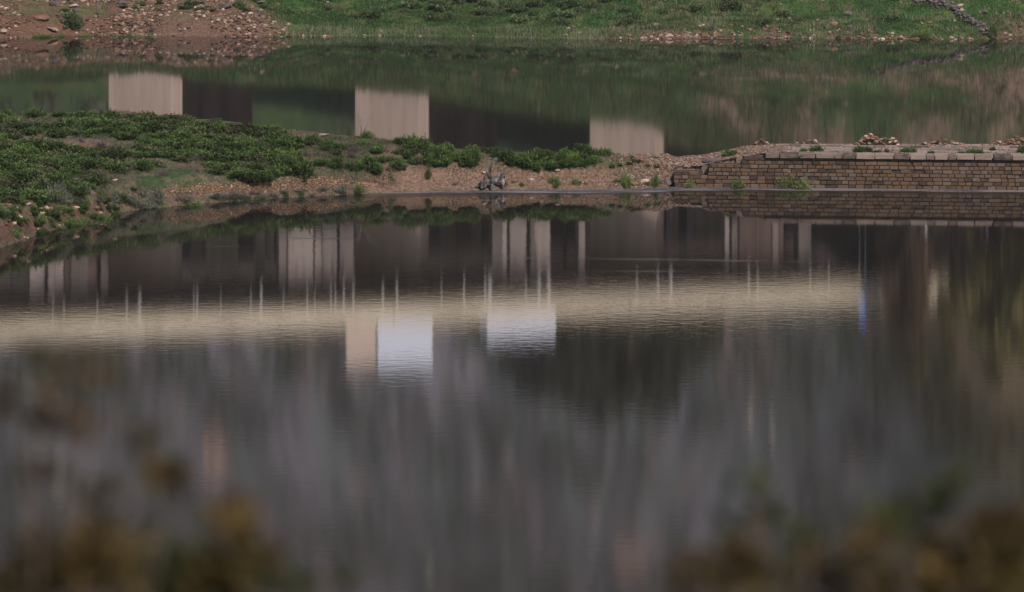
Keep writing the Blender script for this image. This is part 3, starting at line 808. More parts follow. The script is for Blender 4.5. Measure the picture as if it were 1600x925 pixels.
shr = [shrub_mesh(400 + k, M['leaf'], 210, 9) for k in range(7)]
shr_b = [shrub_mesh(430 + k, M['leaf'], 150, 7, .10, .05, (.03, .04, .016), (.085, .10, .04), .6, 4) for k in range(3)]    # duller broad
shr_y = [shrub_mesh(440 + k, M['leaf'], 170, 7, .10, .022, (.06, .095, .025), (.14, .20, .06), .6, 5, .10) for k in range(3)]   # bright feathery
shr_g = [shrub_mesh(450 + k, M['leaf'], 150, 6, .16, .016, (.09, .10, .075), (.19, .20, .155), .45, 5, .16) for k in range(3)]   # grey herb
shr_p = [shrub_mesh(460 + k, M['leaf'], 130, 5, .12, .012, (.075, .06, .068), (.14, .115, .125), .5, 4, .1) for k in range(2)]   # dead purple grey
rs = random.Random(31)
o_px = {}
def shrub_at(px_, py_, wpx, hpx, lib, label, cat='shrub', group=None, hf=spit_h, d0=225, d1=292, name='leafy_shrub', r=rs):
    x, y, z = hit(px_, py_, hf, d0, d1)
    s = y / F
    if group and 'weed' in group: name = 'weed'
    elif 'grey herb' in label: name = 'grey_herb'
    elif hf is far_h and name == 'leafy_shrub': name = 'bush'
    elif 'leafy_shrub' == name and (hpx < 12 or lib is shr_y): name = 'small_plant'
    elif lib is shr_p: name = 'dry_bush'
    if hf is spit_h and lib is shr_y and py_ > 288 and px_ > 1050:
        y = 251.7 - (x - 10.57) * .0888 - .35; x = (px_ - 800) / F * y; z = 0
    s = y / F
    o = link(name, r.choice(lib), None, (x, y, z - .04), (r.uniform(-.08, .08), r.uniform(-.08, .08), r.uniform(0, 6.28)), (wpx * s * 1.1, wpx * s * 1.1, hpx * s / .60))
    o_px[o.name] = (px_, py_)
    return tag(o, label, cat, group)

# individually recognisable shrubs (base pixel, width, height)
indiv = [
 (806, 0, 0, 0, None, ''),
]
one = [
 (644, 205+23, 48, 26, shr, 'rounded green shrub on the crest at the lower right of the middle pier reflection'),
 (601, 207+10, 34, 22, shr, 'dark green shrub on the crest under the middle pier reflection'),
 (574, 215, 22, 15, shr, 'small green shrub at the lower left corner of the middle pier reflection'),
 (622, 224, 30, 16, shr, 'low shrub between the two shrubs under the middle pier reflection'),
 (662, 230, 40, 26, shr, 'rightmost shrub on the crest below the middle pier reflection'),
 (467, 272, 56, 42, shr, 'large rounded bright green shrub right of the left thicket'),
 (531, 262, 30, 26, shr, 'left shrub of the pair on the open slope above the beach'),
 (553, 265, 30, 22, shr, 'right shrub of the pair on the open slope above the beach'),
 (585, 266, 34, 22, shr, 'ragged shrub on the open slope between the pair and the long hedge'),
 (622, 262, 36, 22, shr, 'low shrub on the slope left of the long hedge'),
 (655, 255, 28, 18, shr_b, 'small shrub nestled at the left end of the long hedge'),
 (751, 232, 34, 16, shr, 'low domed shrub on the crest above the driftwood'),
 (477, 222, 24, 12, shr_b, 'small shrub on the crest left of the cream slab'),
 (517, 228, 34, 14, shr, 'small shrub just below the cream slab'),
 (563, 226, 30, 12, shr, 'flat little shrub on the slope under the cream slab'),
 (440, 210, 22, 16, shr_b, 'shrub at the right end of the thicket crest'),
 (563, 303, 22, 18, shr_y, 'bright green shrub standing at the water line left of the driftwood'),
 (867, 290, 26, 16, shr_y, 'green tuft shrub at the water line right of the driftwood'),
 (898, 288, 14, 12, shr_y, 'small green plant at the water line halfway to the wall'),
 (670, 279, 17, 22, shr_y, 'upright yellowish weed on the beach face left of the driftwood'),
 (612, 282, 9, 14, shr_y, 'tiny upright plant on the sandy beach at left'),
 (977, 291, 26, 22, shr_y, 'pale green weed low on the beach left of the wall'),
 (1024, 291, 20, 22, shr_y, 'pale green weed beside the broken end of the wall'),
 (1070, 240, 18, 10, shr, 'small round green plant on the crest left of the broken wall'),
 (1140, 243, 28, 15, shr, 'green shrub at the top of the broken wall'),
 (1155, 293.5, 36, 16, shr_y, 'yellow green weed at the foot of the wall near its broken end'),
 (1241, 296, 52, 20, shr_y, 'largest yellow green weed at the foot of the wall'),
 (1080, 291, 22, 12, shr_y, 'thin weed growing at the foot of the low wall stub'),
 (1279, 236, 27, 14, shr, 'green shrub on the causeway left of the pair of shrubs'),
 (1255, 236, 15, 8, shr, 'tiny shrub on the causeway left end of the coping'),
 (1341, 237, 28, 15, shr, 'left and larger shrub of the adjoining pair below the tallest rubble heap'),
 (1354, 237, 18, 13, shr, 'right and smaller shrub of the adjoining pair below the tallest rubble heap'),
 (1369, 238, 20, 6, shr, 'flat green plant just right of the adjoining pair of shrubs'),
 (1386, 238, 9, 9, shr, 'single sprig of a plant on the causeway coping'),
 (1417, 238, 30, 13, shr, 'domed green shrub on the causeway right of the tallest rubble heap'),
 (1457, 239, 14, 6, shr, 'tiny low plant on the coping right of the domed shrub'),
 (1520, 240, 34, 13, shr, 'wide domed shrub on the coping towards the right edge'),
 (1501, 239, 16, 5, shr, 'flat plant touching the left side of the wide domed shrub'),
 (1553, 235, 12, 9, shr, 'small round plant on the gravel near the right edge'),
 (1600, 238, 30, 22, shr, 'tall green shrub cut by the right edge on the causeway'),
 (1268, 222, 34, 15, shr_y, 'yellowish open weed growing out of the low brown rubble heap'),
 (208, 319, 17, 14, shr_y, 'bright green plant on the grey grassy shore at left'),
 (308, 326, 26, 14, shr_y, 'bright green plant standing at the water edge left of centre'),
 (207, 296, 20, 8, shr, 'flat vivid green plant below the left thicket'),
 (45, 200, 30, 20, shr_p, 'dry purple grey bush inside the left thicket'),
 (160, 182, 40, 16, shr_p, 'dry grey bush on the thicket crest left of the first pier reflection'),
 (338, 182, 26, 14, shr_p, 'dry grey twiggy bush on the thicket crest'),
]
for (a, b_, w_, h_, lib, lb) in one:
    shrub_at(a, b_, w_ * 1.1, h_ * 1.12, lb and lib, lb, 'shrub' if h_ > 9 else 'plant')
# long hedge of shrubs above the beach
rh = random.Random(77)
for i in range(46):
    a = rh.uniform(665, 955); b_ = np.interp(a, [665, 720, 760, 850, 955], [252, 262, 258, 264, 254]) - rh.random() ** 1.3 * np.interp(a, [665, 800, 955], [22, 26, 18])
    shrub_at(a, b_, rh.uniform(26, 44), rh.uniform(17, 27), shr, 'leafy green shrub in the long hedge above the sandy beach', 'shrub', 'shrubs of the hedge above the beach', r=rh)
for i in range(10):
    a = rh.uniform(955, 1030)
    shrub_at(a, rh.uniform(243, 262), rh.uniform(8, 18), rh.uniform(5, 9), shr, 'small green weed on the gravel between hedge and wall', 'plant', 'weeds on the gravel beside the wall', r=rh)
# left thicket: crest row, middle, lower
n = 0; tries = 0; taken = []
while n < 232 and tries < 16000:
    tries += 1
    a = rh.uniform(-45, 455); t = rh.random()
    lo = np.interp(a, [-45, 0, 60, 120, 160, 250, 320, 400, 455], [332, 318, 312, 300, 272, 262, 270, 284, 268])
    hi = np.interp(a, [-45, 100, 250, 330, 455], [178, 180, 184, 192, 206])
    b_ = hi + (lo - hi) * t
    m = float(fbm(np.array([a * .016]), np.array([b_ * .045]), 91)[0])
    # open bare patch left of middle
    if (20 < a < 215 and 205 + (a * .07) < b_ < 224 + a * .07): continue
    if 240 < a < 330 and b_ > 252 : continue
    if m < .33: continue
    w_ = rh.uniform(34, 60) * (0.85 + .5 * (b_ - 170) / 150); h_ = w_ * rh.uniform(.30, .46)
    if any(abs(a - q[0]) < (w_ + q[2]) * .20 and abs(b_ - q[1]) < 5.5 for q in taken): continue
    taken.append((a, b_, w_)); n += 1
    if t < .14: lb, g = 'leafy shrub on the skyline crest of the left thicket', 'shrubs on the thicket crest'
    elif t < .6: lb, g = 'leafy green shrub in the middle of the left thicket', 'shrubs in the middle of the thicket'
    else: lb, g = 'dense green shrub on the lower water side of the left thicket', 'shrubs on the lower side of the thicket'
    shrub_at(a, b_, w_, h_, shr_b if rh.random() < .28 else shr, lb, 'shrub', g, r=rh)
# looser shrubs between thicket and hedge
for i in range(26):
    a = rh.uniform(455, 690); b_ = rh.uniform(np.interp(a, [455, 690], [214, 236]), np.interp(a, [455, 690], [270, 256]))
    shrub_at(a, b_, rh.uniform(20, 42), rh.uniform(9, 20), shr if rh.random() < .75 else shr_b, 'shrub', 'shrub', 'shrubs between thicket and hedge', r=rh)
for i in range(26):
    a = rh.uniform(-20, 560); b_ = rh.uniform(np.interp(a, [0, 560], [185, 225]), np.interp(a, [0, 560], [300, 280]))
    shrub_at(a, b_, rh.uniform(14, 30), rh.uniform(10, 18), shr_p, 'dry', 'dead bush', 'dead bushes amid the spit shrubs', r=rh)
# grey herbs and low green on the left shore
for i in range(30):
    a = rh.uniform(60, 250); b_ = np.interp(a, [60, 120, 250], [312, 312, 312]) + rh.uniform(-12, 8)
    if a > 170: b_ += 6
    shrub_at(a, b_, rh.uniform(22, 40), rh.uniform(8, 17), shr_g, 'pale grey green feathery herb on the left shore', 'plant', 'grey herbs on the left shore', r=rh, name='grey_herb')
for i in range(34):
    a = rh.uniform(190, 540); b_ = np.interp(a, [190, 300, 400, 540], [322, 314, 308, 300]) + rh.uniform(-5, 3)
    shrub_at(a, b_, rh.uniform(18, 34), rh.uniform(5, 9), shr_p if rh.random() < .6 else shr_g, 'low purplish grey dead weed along the left water line', 'plant', 'dead weeds along the left water line', r=rh, name='dry_weed')
for i in range(84):
    a = rh.uniform(-20, 185); b_ = rh.uniform(320, 374) - a * .12
    shrub_at(a, b_, rh.uniform(14, 32), rh.uniform(7, 17), shr_y if rh.random() < .4 else shr, 'small green weed on the red stony shore at the left edge', 'plant', 'weeds on the red shore', r=rh)
for i in range(14):
    a = rh.uniform(230, 480); shrub_at(a, np.interp(a, [230, 480], [332, 308]) + rh.uniform(-6, 4), rh.uniform(10, 20), rh.uniform(4, 9), shr_y, 'small green plant sprouting from the shallows at left', 'plant', 'plants in the left shallows', r=rh)
for i in range(16):
    a = rh.uniform(700, 1040); shrub_at(a, rh.uniform(284, 292), rh.uniform(8, 18), rh.uniform(4, 9), rh.choice([shr_p, shr_y]), 'low weed along the foot of the beach', 'plant', 'weeds along the foot of the beach', r=rh)

# far bank shrubs
farsh = [shrub_mesh(480 + k, M['leaf'], 120, 6, .12, .06, (.04, .06, .025), (.085, .115, .045), .6, 5) for k in range(3)]
FB = [(115, 40, 44, 34, 'dark shrub rooted in the red bank'), (300, 8, 32, 18, 'dark green shrub at the top edge above the scree'), (450, 20, 26, 16, 'small olive shrub left of the green slope'), (575, 26, 46, 18, 'olive shrub on the left part of the green slope'), (1310, 60, 12, 12, 'yellowish tuft at the far water line')]
for (a, b_, w_, h_, lb) in FB:
    shrub_at(a, b_, w_, h_, farsh, lb, 'shrub', None, far_h, 368, 400)
shrub_at(1446, 60, 30, 24, shr_y, 'yellow green weed clump at the far water line left of the tumbled wall', 'plant', None, far_h, 368, 400)
shrub_at(1548, 58, 30, 26, shr_y, 'yellow green weed clump beside the foot of the tumbled wall', 'plant', None, far_h, 368, 400)
for i in range(60):
    a = rh.gauss(760, 110) if i < 42 else rh.uniform(440, 1400); b_ = rh.uniform(-6, 30) if i < 42 else rh.uniform(0, 40)
    shrub_at(a, b_, rh.uniform(16, 46), rh.uniform(9, 22), farsh, 'dull green bush on the upper green slope of the far bank', 'bush', 'bushes on the far green slope', far_h, 368, 402, r=rh)
for i in range(30):
    a = rh.uniform(100, 460); b_ = rh.uniform(-4, 18)
    shrub_at(a, b_, rh.uniform(12, 28), rh.uniform(5, 12), shr, 'bright green weed patch on top of the far left scree', 'plant', 'weeds on the far left scree', far_h, 368, 402, r=rh)
for i in range(24):
    a = rh.uniform(40, 240); shrub_at(a, rh.uniform(59, 66), rh.uniform(14, 28), rh.uniform(5, 11), shr_y, 'olive water weed in the shallows below the red bank', 'plant', 'weeds in the far shallows', far_h, 366, 380, r=rh)

# every plant of a row gets its own place in words
ORD = ['leftmost', 'second', 'third', 'fourth', 'fifth', 'sixth', 'seventh', 'eighth', 'ninth', 'tenth', 'eleventh', 'twelfth', 'thirteenth', 'fourteenth', 'fifteenth', 'sixteenth', 'seventeenth', 'eighteenth', 'nineteenth', 'twentieth']
def relabel(group, rows, what):
    obs = [o for o in COL.objects if o.get('group') == group]
    if not obs: return
    obs.sort(key=lambda o: o_px[o.name][1])
    k = (len(obs) + len(rows) - 1) // len(rows)
    for i, row in enumerate(rows):
        part = sorted(obs[i * k:(i + 1) * k], key=lambda o: o_px[o.name][0])
        for j, o in enumerate(part):
            n_ = len(part); m_ = n_ - 1 - j
            if j < 20 and (j <= m_ or n_ <= 20): w_ = (ORD[j] + ' from the left') if j else 'leftmost'
            elif m_ == 0: w_ = 'rightmost'
            elif m_ < 20: w_ = ORD[m_] + ' from the right'
            else: w_ = 'middle one'
            o['label'] = '%s, %s %s' % (what, w_, row)
relabel('shrubs on the thicket crest', ['in the upper row', 'in the lower row'], 'leafy shrub on the thicket crest')
relabel('shrubs between thicket and hedge', ['in the back row', 'in the front row'], 'loose shrub between thicket and hedge')
relabel('dead bushes amid the spit shrubs', ['in the back row', 'in the front row'], 'dead twiggy bush amid the shrubs')
relabel('shrubs in the middle of the thicket', ['in the top row', 'in the upper row', 'in the lower row', 'in the bottom row'], 'green shrub amid the left thicket')
relabel('shrubs on the lower side of the thicket', ['in the back row', 'in the second row', 'in the third row', 'in the front row'], 'dense shrub at the thicket waterside')
relabel('shrubs of the hedge above the beach', ['in its back row', 'in its middle row', 'in its front row'], 'shrub in the hedge above the beach')
relabel('weeds on the gravel beside the wall', ['of them'], 'small green weed on gravel beside the wall')
relabel('grey herbs on the left shore', ['of the back row', 'of the middle row', 'of the front row'], 'grey feathery herb on the left shore')
relabel('dead weeds along the left water line', ['of the upper row', 'of the lower row'], 'purplish dead weed on the left shore')
relabel('weeds on the red shore', ['of the top row', 'of the middle row', 'of the bottom row'], 'green weed on the red stony shore')
relabel('plants in the left shallows', ['of them'], 'small green plant sprouting from the left shallows')
relabel('weeds along the foot of the beach', ['of them'], 'low weed at the foot of the beach')
relabel('bushes on the far green slope', ['in the top row', 'in the second row', 'in the third row', 'in the bottom row'], 'dull bush on the far green slope')
relabel('weeds on the far left scree', ['of the upper row', 'of the lower row'], 'bright weed patch on the far scree')
relabel('weeds in the far shallows', ['of the upper row', 'of the lower row'], 'olive weed in the far shallows')

# grass (uncountable)
def grass(name, P, h, wd, cols, label, seed, lean=.35):
    r = np.random.default_rng(seed); n = len(P)
    d = unit(r.normal(size=(n, 3)) * lean + np.array([0, 0, 1]))
    an = r.uniform(0, 6.28, n); s = np.stack([np.cos(an), np.sin(an), an * 0], 1) * wd[:, None] * .5
    V = np.stack([P - s, P + s, P + d * h[:, None]], 1).reshape(-1, 3)
    o = link(name, np_mesh(name, V, np.arange(n * 3).reshape(n, 3), M['grass'], False, np.repeat(cols, 3, 0)))
    return tag(o, label, 'grass', kind='stuff')
r2 = np.random.default_rng(8)
def gp(n, px0, px1, hf, d0, d1, fn): return zone(n, r2, px0, px1, None, hf, d0, d1, fn)
def greens(n, P, pals, s): 
    k = fbm(P[:, 0] * .5, P[:, 1] * .5, s) + r2.normal(size=n) * .08
    a = lerp3(np.tile(np.array(pals[0]), (n, 1)), np.array(pals[1]), sst(.35, .65, k))
    return a * r2.uniform(.7, 1.3, (n, 1))
P_ = gp(230000, -60, 1660, far_h, 371, 400, lambda p, x, y, z: (z > .12) * (.03 + .97 * sst(425, 500, p + (y - 374) * 7)) * (1 - .8 * sst(880, 1000, p) * np.exp(-z / .6)) * (.35 + .65 * sst(.35, .5, fbm(x * .4, y * .4, 19))))
grass('far_grass', P_, r2.uniform(.12, .34, len(P_)), r2.uniform(.04, .09, len(P_)), greens(len(P_), P_, [(.030, .078, .019), (.066, .098, .032)], 20), 'short green grass on the far bank', 1)
P_ = gp(60000, 900, 1660, far_h, 371, 392, lambda p, x, y, z: (z > .1) * sst(.52, .66, fbm(x * .35, y * .7, 23)) * .8)
P2 = gp(30000, 440, 1000, far_h, 371, 377, lambda p, x, y, z: (z > .0) * (z < .7) * .45)
P_ = np.concatenate([P_, P2])
grass('pale_grass', P_, r2.uniform(.25, .6, len(P_)), r2.uniform(.03, .07, len(P_)), greens(len(P_), P_, [(.17, .185, .11), (.10, .135, .05)], 24), 'pale dry tufted grass on the far bank', 2, .2)
P_ = gp(90000, -60, 1660, far_h, 398, 452, lambda p, x, y, z: .25 + .75 * sst(.4, .6, fbm(x * .3, y * .1, 119)))
grass('tall_grass', P_, r2.uniform(.25, .9, len(P_)), r2.uniform(.08, .2, len(P_)), greens(len(P_), P_, [(.030, .066, .016), (.062, .074, .028)], 120), 'taller grass and brush on the slope around the bridge piers', 6, .35)
P_ = gp(200000, -60, 1000, spit_h, 228, 280, lambda p, x, y, z: (z > .55) * (1 - sst(880, 980, p)) * sst(.40, .56, fbm(x * .3, y * .3, 5)) * .8)
grass('spit_grass', P_, r2.uniform(.08, .26, len(P_)), r2.uniform(.02, .05, len(P_)), greens(len(P_), P_, [(.032, .058, .017), (.065, .068, .03)], 26), 'thin green and brown grass between the shrubs of the spit', 3, .5)
P_ = gp(90000, 120, 620, spit_h, 238, 262, lambda p, x, y, z: (z > .3) * (z < 2.8) * sst(.42, .58, fbm(x * .25, y * .4, 28)) * .7)
grass('dry_grass', P_, r2.uniform(.08, .25, len(P_)), r2.uniform(.02, .04, len(P_)), greens(len(P_), P_, [(.10, .068, .05), (.08, .065, .038)], 29), 'dry brown grass on the slope of the spit', 4, .5)
P_ = gp(130000, -40, 560, spit_h, 222, 252, lambda p, x, y, z: (z > -.04) * (z < .8) * .5)
grass('shore_grass', P_, r2.uniform(.10, .35, len(P_)), r2.uniform(.02, .04, len(P_)), greens(len(P_), P_, [(.085, .10, .06), (.045, .07, .028)], 30), 'grey green marsh grass along the left water edge', 5, .3)

# driftwood stump
def driftwood():
    g = Geo(); r = random.Random(4)
    x, y, z = hit(768, 292, spit_h, 245, 256)
    s = y / F
    def q(px_, py_, dy=0): return ((px_ - 768) * s, dy, (293 - py_) * s)
    g.tube([q(768, 294), q(767, 283), q(765, 274, .05), q(766, 266), q(767, 259)], [.24, .22, .14, .07, .05], 9, .22, r)
    g.tube([q(767, 262), q(769, 255), q(772, 250), q(776, 248), q(780, 249)], [.05, .045, .035, .025, .015], 6, .2, r)
    g.tube([q(773, 249), q(777, 252), q(777, 256)], [.045, .035, .015], 5, .2, r)
    g.tube([q(766, 288), q(774, 283, -.2), q(781, 277, -.3), q(788, 273, -.2), q(789, 279, -.1)], [.24, .20, .17, .15, .05], 8, .28, r)
    g.tube([q(782, 278, -.2), q(786, 284, -.3), q(787, 292, -.3)], [.13, .11, .07], 7, .25, r)
    g.tube([q(776, 282, -.2), q(780, 274, -.3), q(784, 271, -.2)], [.10, .08, .04], 6, .25, r)
    g.tube([q(768, 286), q(760, 286, -.2), q(752, 289, -.3), q(742, 293, -.2)], [.22, .20, .16, .03], 8, .3, r)
    g.tube([q(764, 284), q(757, 291, -.4), q(752, 294, -.5)], [.15, .13, .08], 7, .25, r)
    g.tube([q(768, 288), q(768, 296, -.5), q(767, 299, -.6)], [.15, .10, .05], 7, .25, r)
    g.tube([q(764, 276), q(761, 270, -.1), q(760, 267, -.1)], [.11, .08, .03], 6, .2, r)
    g.tube([q(770, 280), q(777, 289, .1), q(792, 293, .2), q(800, 292, .2)], [.14, .12, .08, .02], 6, .25, r)
    o = link('driftwood_stump', g.mesh('driftwood_stump', M['drift'], False), None, (x, y, z))
    tag(o, 'bleached grey tree stump with gnarled roots stranded at the water line', 'driftwood')
driftwood()
def twig(name, px_, py_, hpx, lean, n, label, hf=spit_h, seed=0, rad=.015, spread=.5):
    x, y, z = hit(px_, py_, hf, 225, 400); s = y / F; r = random.Random(seed); g = Geo()
    for i in range(n):
        a = r.uniform(-spread, spread) + lean; h = hpx * s * r.uniform(.55, 1)
        p = [(0, 0, -.05), (a * h * .35, r.uniform(-.1, .1), h * .5), (a * h * .9, r.uniform(-.2, .2), h)]
        g.tube(p, [rad, rad * .75, rad * .35], 4, 0, r)
        for k in range(3):
            t = r.uniform(.35, .9); b = Vector(p[1]).lerp(Vector(p[2]), t)
            g.tube([b, b + Vector((r.uniform(-.25, .25), r.uniform(-.1, .1), r.uniform(.1, .3))) * h * .5], [rad * .6, rad * .25], 3, 0, r)
    tag(link(name, g.mesh(name, M['twig']), None, (x, y, z)), label, 'bare bush')
twig('bare_bush', 566, 214, 38, .12, 7, 'leafless dark bush in front of the middle pier reflection', seed=2, rad=.022)
twig('bare_bush', 711, 228, 26, 0, 3, 'thin bare stalk on the crest right of the middle pier reflection', seed=3, rad=.015, spread=.15)
twig('bare_bush', 340, 186, 18, 0, 9, 'thin grey dry stalks on the crest between two pier reflections', seed=5, rad=.012)
twig('bare_bush', 152, 24, 22, .1, 8, 'pale bare twiggy bush on the far left bank', hf=far_h, seed=6, rad=.03)

# ------------------------------------------------------------------ the road bridge (mostly seen mirrored in the water)
BU = Vector((26.5, 10.3, 0)).normalized(); BN = Vector((-BU.y, BU.x, 0)); B0 = Vector((-44.1, 420, 0)); BANG = math.atan2(BU.y, BU.x)
def s_of(px_, t):
    """station along the bridge where photograph column px_ crosses offset t"""
    k = (px_ - 800) / F
    # (B0.x + s*ux + t*nx) = k * (B0.y + s*uy + t*ny)
    return (k * (B0.y + t * BN.y) - B0.x - t * BN.x) / (BU.x - k * BU.y)
S_END = s_of(1335, -11)
ZB0, ZB1 = 31.6, 32.9; SA = s_of(0, -11)
def zb(s): return ZB0 + (ZB1 - ZB0) * (s - SA) / (S_END - SA)
bridge = empty('road_bridge', B0, BANG)
tag(bridge, 'concrete road bridge on box piers, mirrored upside down across the near water', 'bridge')
def prism(name, s0, s1, t0, t1, za, zb_, mat, parent, n=1):
    """box along the bridge whose bottom and top follow the deck slope: za, zb_ are offsets from zb(s)"""
    V = []; 
    for s in (s0, s1):
        V += [(s, t0, zb(s) + za), (s, t1, zb(s) + za), (s, t1, zb(s) + zb_), (s, t0, zb(s) + zb_)]
    Q = [(0, 1, 2, 3), (7, 6, 5, 4), (0, 4, 5, 1), (1, 5, 6, 2), (2, 6, 7, 3), (3, 7, 4, 0)]
    return link(name, np_mesh(name, np.array(V), np.array(Q), mat), parent)
S0 = -230
prism('deck_slab', S0, S_END, -10.7, 9.0, 0.9, 2.3, M['conc_old'], bridge)
prism('road_surface', S0, S_END + 60, -10.0, 8.4, 2.304, 2.34, M['asphalt'], bridge)
for k in range(-9, 6):                                   # edge beam and parapet in cast lengths
    a = S_END - 28 * (5 - k); b = a + 27.95
    if b < S0: continue
    prism('edge_beam', a, b, -11.0, -10.7, 0.75, 2.4, M['parapet'], bridge)
    prism('parapet', a, b, -11.05, -10.6, 2.4, 3.0, M['parapet'], bridge)
    prism('parapet', a, b, 8.6, 9.0, 2.32, 3.3, M['parapet'], bridge)
for t in (-8.2, -4.6, -1.0, 2.6, 6.2):                    # girders under the slab
    prism('girder', S0, S_END, t - .4, t + .4, -.9, .9, M['girder'], bridge)
for px0_, y_foot in [(170 - 2 * 395, 0), (170 - 395, 0), (170, 0), (555, 0), (922, 0)]:
    w_ = 7.0; th = 2.6; ang = math.radians(24) 
    d0 = B0.y + s_of(px0_ + 57, 0) * BU.y
    X0 = (px0_ - 800) / F * d0
    # front face from left edge pixel; side face of th on the right
    fr = Vector((math.cos(-ang), math.sin(-ang), 0)) if False else Vector((math.cos(ang), math.sin(ang), 0))
    frn = Vector((-fr.y, fr.x, 0))
    s_here = s_of(px0_ + 57, 0)
    # bridge local frame rotated; work in world then into the bridge frame
    fr = Vector((math.cos(math.radians(-22)), math.sin(math.radians(-22)), 0)); frn = Vector((-fr.y, fr.x, 0))
    width = (100 * d0 / F) / fr.x
    dep = (15 * d0 / F) / abs(frn.x)
    A = Vector((X0, d0, 0)); Bp = A + fr * width; Cp = Bp + frn * dep; Dp = A + frn * dep
    inv = Matrix.Rotation(-BANG, 4, 'Z')
    ft = min(HF(A.x, A.y), HF(Bp.x, Bp.y)) - 1.0
    P4 = [inv @ (p - B0) for p in (A, Bp, Cp, Dp)]
    V = [(p.x, p.y, ft) for p in P4] + [(p.x, p.y, zb(p.x) - .9) for p in P4]
    Q = [(0, 3, 2, 1), (4, 5, 6, 7), (0, 1, 5, 4), (1, 2, 6, 5), (2, 3, 7, 6), (3, 0, 4, 7)]
    link('pier', np_mesh('pier', np.array(V), np.array(Q), M['concrete']), bridge)
# drain pipes hanging from the edge of the deck
for px_, w_, dr in [(83, .1, 3), (100, .1, 3), (152, .12, 3), (198, .22, 3.6), (218, .3, 4), (303, .12, 4.2), (308, .2, 4.6), (345, .1, 2.6), (392, .12, 3.5), (408, .26, 6), (443, .1, 3.5), (480, .16, 3.6), (492, .1, 3), (517, .16, 4.2), (524, .14, 4), (537, .2, 4.4), (552, .24, 4.4), (598, .22, 4), (620, .26, 4.6), (690, .12, 4.4), (725, .2, 5.4), (758, .22, 5), (765, .42, 6), (822, .14, 4.6), (842, .34, 5.2), (857, .4, 5.6), (995, .14, 5), (1028, .22, 4.6), (1048, .34, 5.4), (1170, .2, 4.6), (1184, .12, 4.2), (1266, .12, 5), (1295, .12, 5)]:
    s = s_of(px_, -10.4); z = zb(s)
    g = Geo(); g.tube([(s, -10.4, z + 1.2), (s, -10.4, z - dr * .24)], [w_ * .5, w_ * .5], 10)
    g.tube([(s, -10.4, z - dr * .24 - .01), (s, -10.4, z - dr * .24 - .25)], [w_ * .72, w_ * .72], 10)
    link('drain_pipe', g.mesh('drain_pipe', M['pipe']), bridge)

# second, older bridge directly behind, its shade put into dark brown girders
old = empty('rear_bridge', B0 + BN * 14, BANG)
tag(old, 'older bridge with shade painted into its dark brown girders close behind the concrete one, seen only mirrored', 'bridge')
def prism2(name, px0_, px1_, t0, t1, z0, z1, mat):
    s0 = s_of(px0_, t0); s1 = s_of(px1_, t0)
    me = box_me(name, s0, s1, t0 - 14, t1 - 14, z0, z1, mat)
    return link(name, me, old)
for a in range(-9, 3):
    s0 = s_of(1270, 12) - 28.4 * (3 - a); 
    link('girder', box_me('girder', s0, s0 + 28.3, 0, 1.2, 24.0, 33.6, M['girder']), old)
prism2('deck_slab', -2600, 1330, 12.8, 24, 31.0, 32.0, M['conc_old'])
for a, b_, z0, z1 in [(2, 16, 25, 30.5), (26, 44, 24.5, 29), (300, 316, 25.5, 31), (322, 372, 26.5, 31.2), (400, 414, 24.5, 31.4), (418, 428, 25, 30), (690, 712, 27, 31), (738, 752, 23.6, 30), (1046, 1060, 26, 31), (1078, 1128, 25.6, 31.5), (1284, 1300, 25, 30)]:
    prism2('pale_patch', a, b_, 9.5, 10.4, z0, z1, M['lit_pale'] if (a // 2) % 3 else M['conc_old'])  # pale pieces added here, the light on them put into their colour
for a in (95, 131, 150, 462, 497, 526, 800, 840, 880, 905, 1165, 1180, 1212, 1222, 1240):
    s0 = s_of(a, 9.2); link('strut', box_me('strut', s0, s0 + .35, -5.0, -4.7, 23.5, 31.9, M['girder']), old)
prism2('abutment', 1275, 1338, 10.5, 24, 16, 33.0, M['girder'])
for a, b_, yr_ in [(48, 169, 388), (438, 554, 358), (770, 921, 342), (1136, 1268, 333)]:       # panels added half under the deck edge to show as sunlit patches
    s0 = s_of(a, -8); s1 = s_of(b_, -8)
    d_ = B0.y + s0 * BU.y - 8 * BN.y
    zlo = (yr_ - YH) * d_ / F - CH
    rc = random.Random(a); q0 = s0
    while q0 < s1:
        q1 = min(q0 + rc.uniform(.5, 2.6), s1)
        if rc.random() < .82 or q0 == s0:
            tt = rc.uniform(-8.2, -7.4)
            link('lit_panel', box_me('lit_panel', q0, q1 - .06, tt, -6.6, zlo + rc.choice([0, .1, .3, .9, 1.6]), zb(s0) + .9, M['lit_panel'] if rc.random() < .8 else M['girder']), bridge)
        q0 = q1 + rc.choice([0, 0, .25])
for a in (284, 667, 1033):
    s0 = s_of(a, 15.5); s1 = s_of(a + 110, 15.5)
    link('pier', box_me('pier', s0, s1, 1.5, 4.0, 2, 24.0, M['girder']), old)  # dark brown stands in for the shade on the rear piers

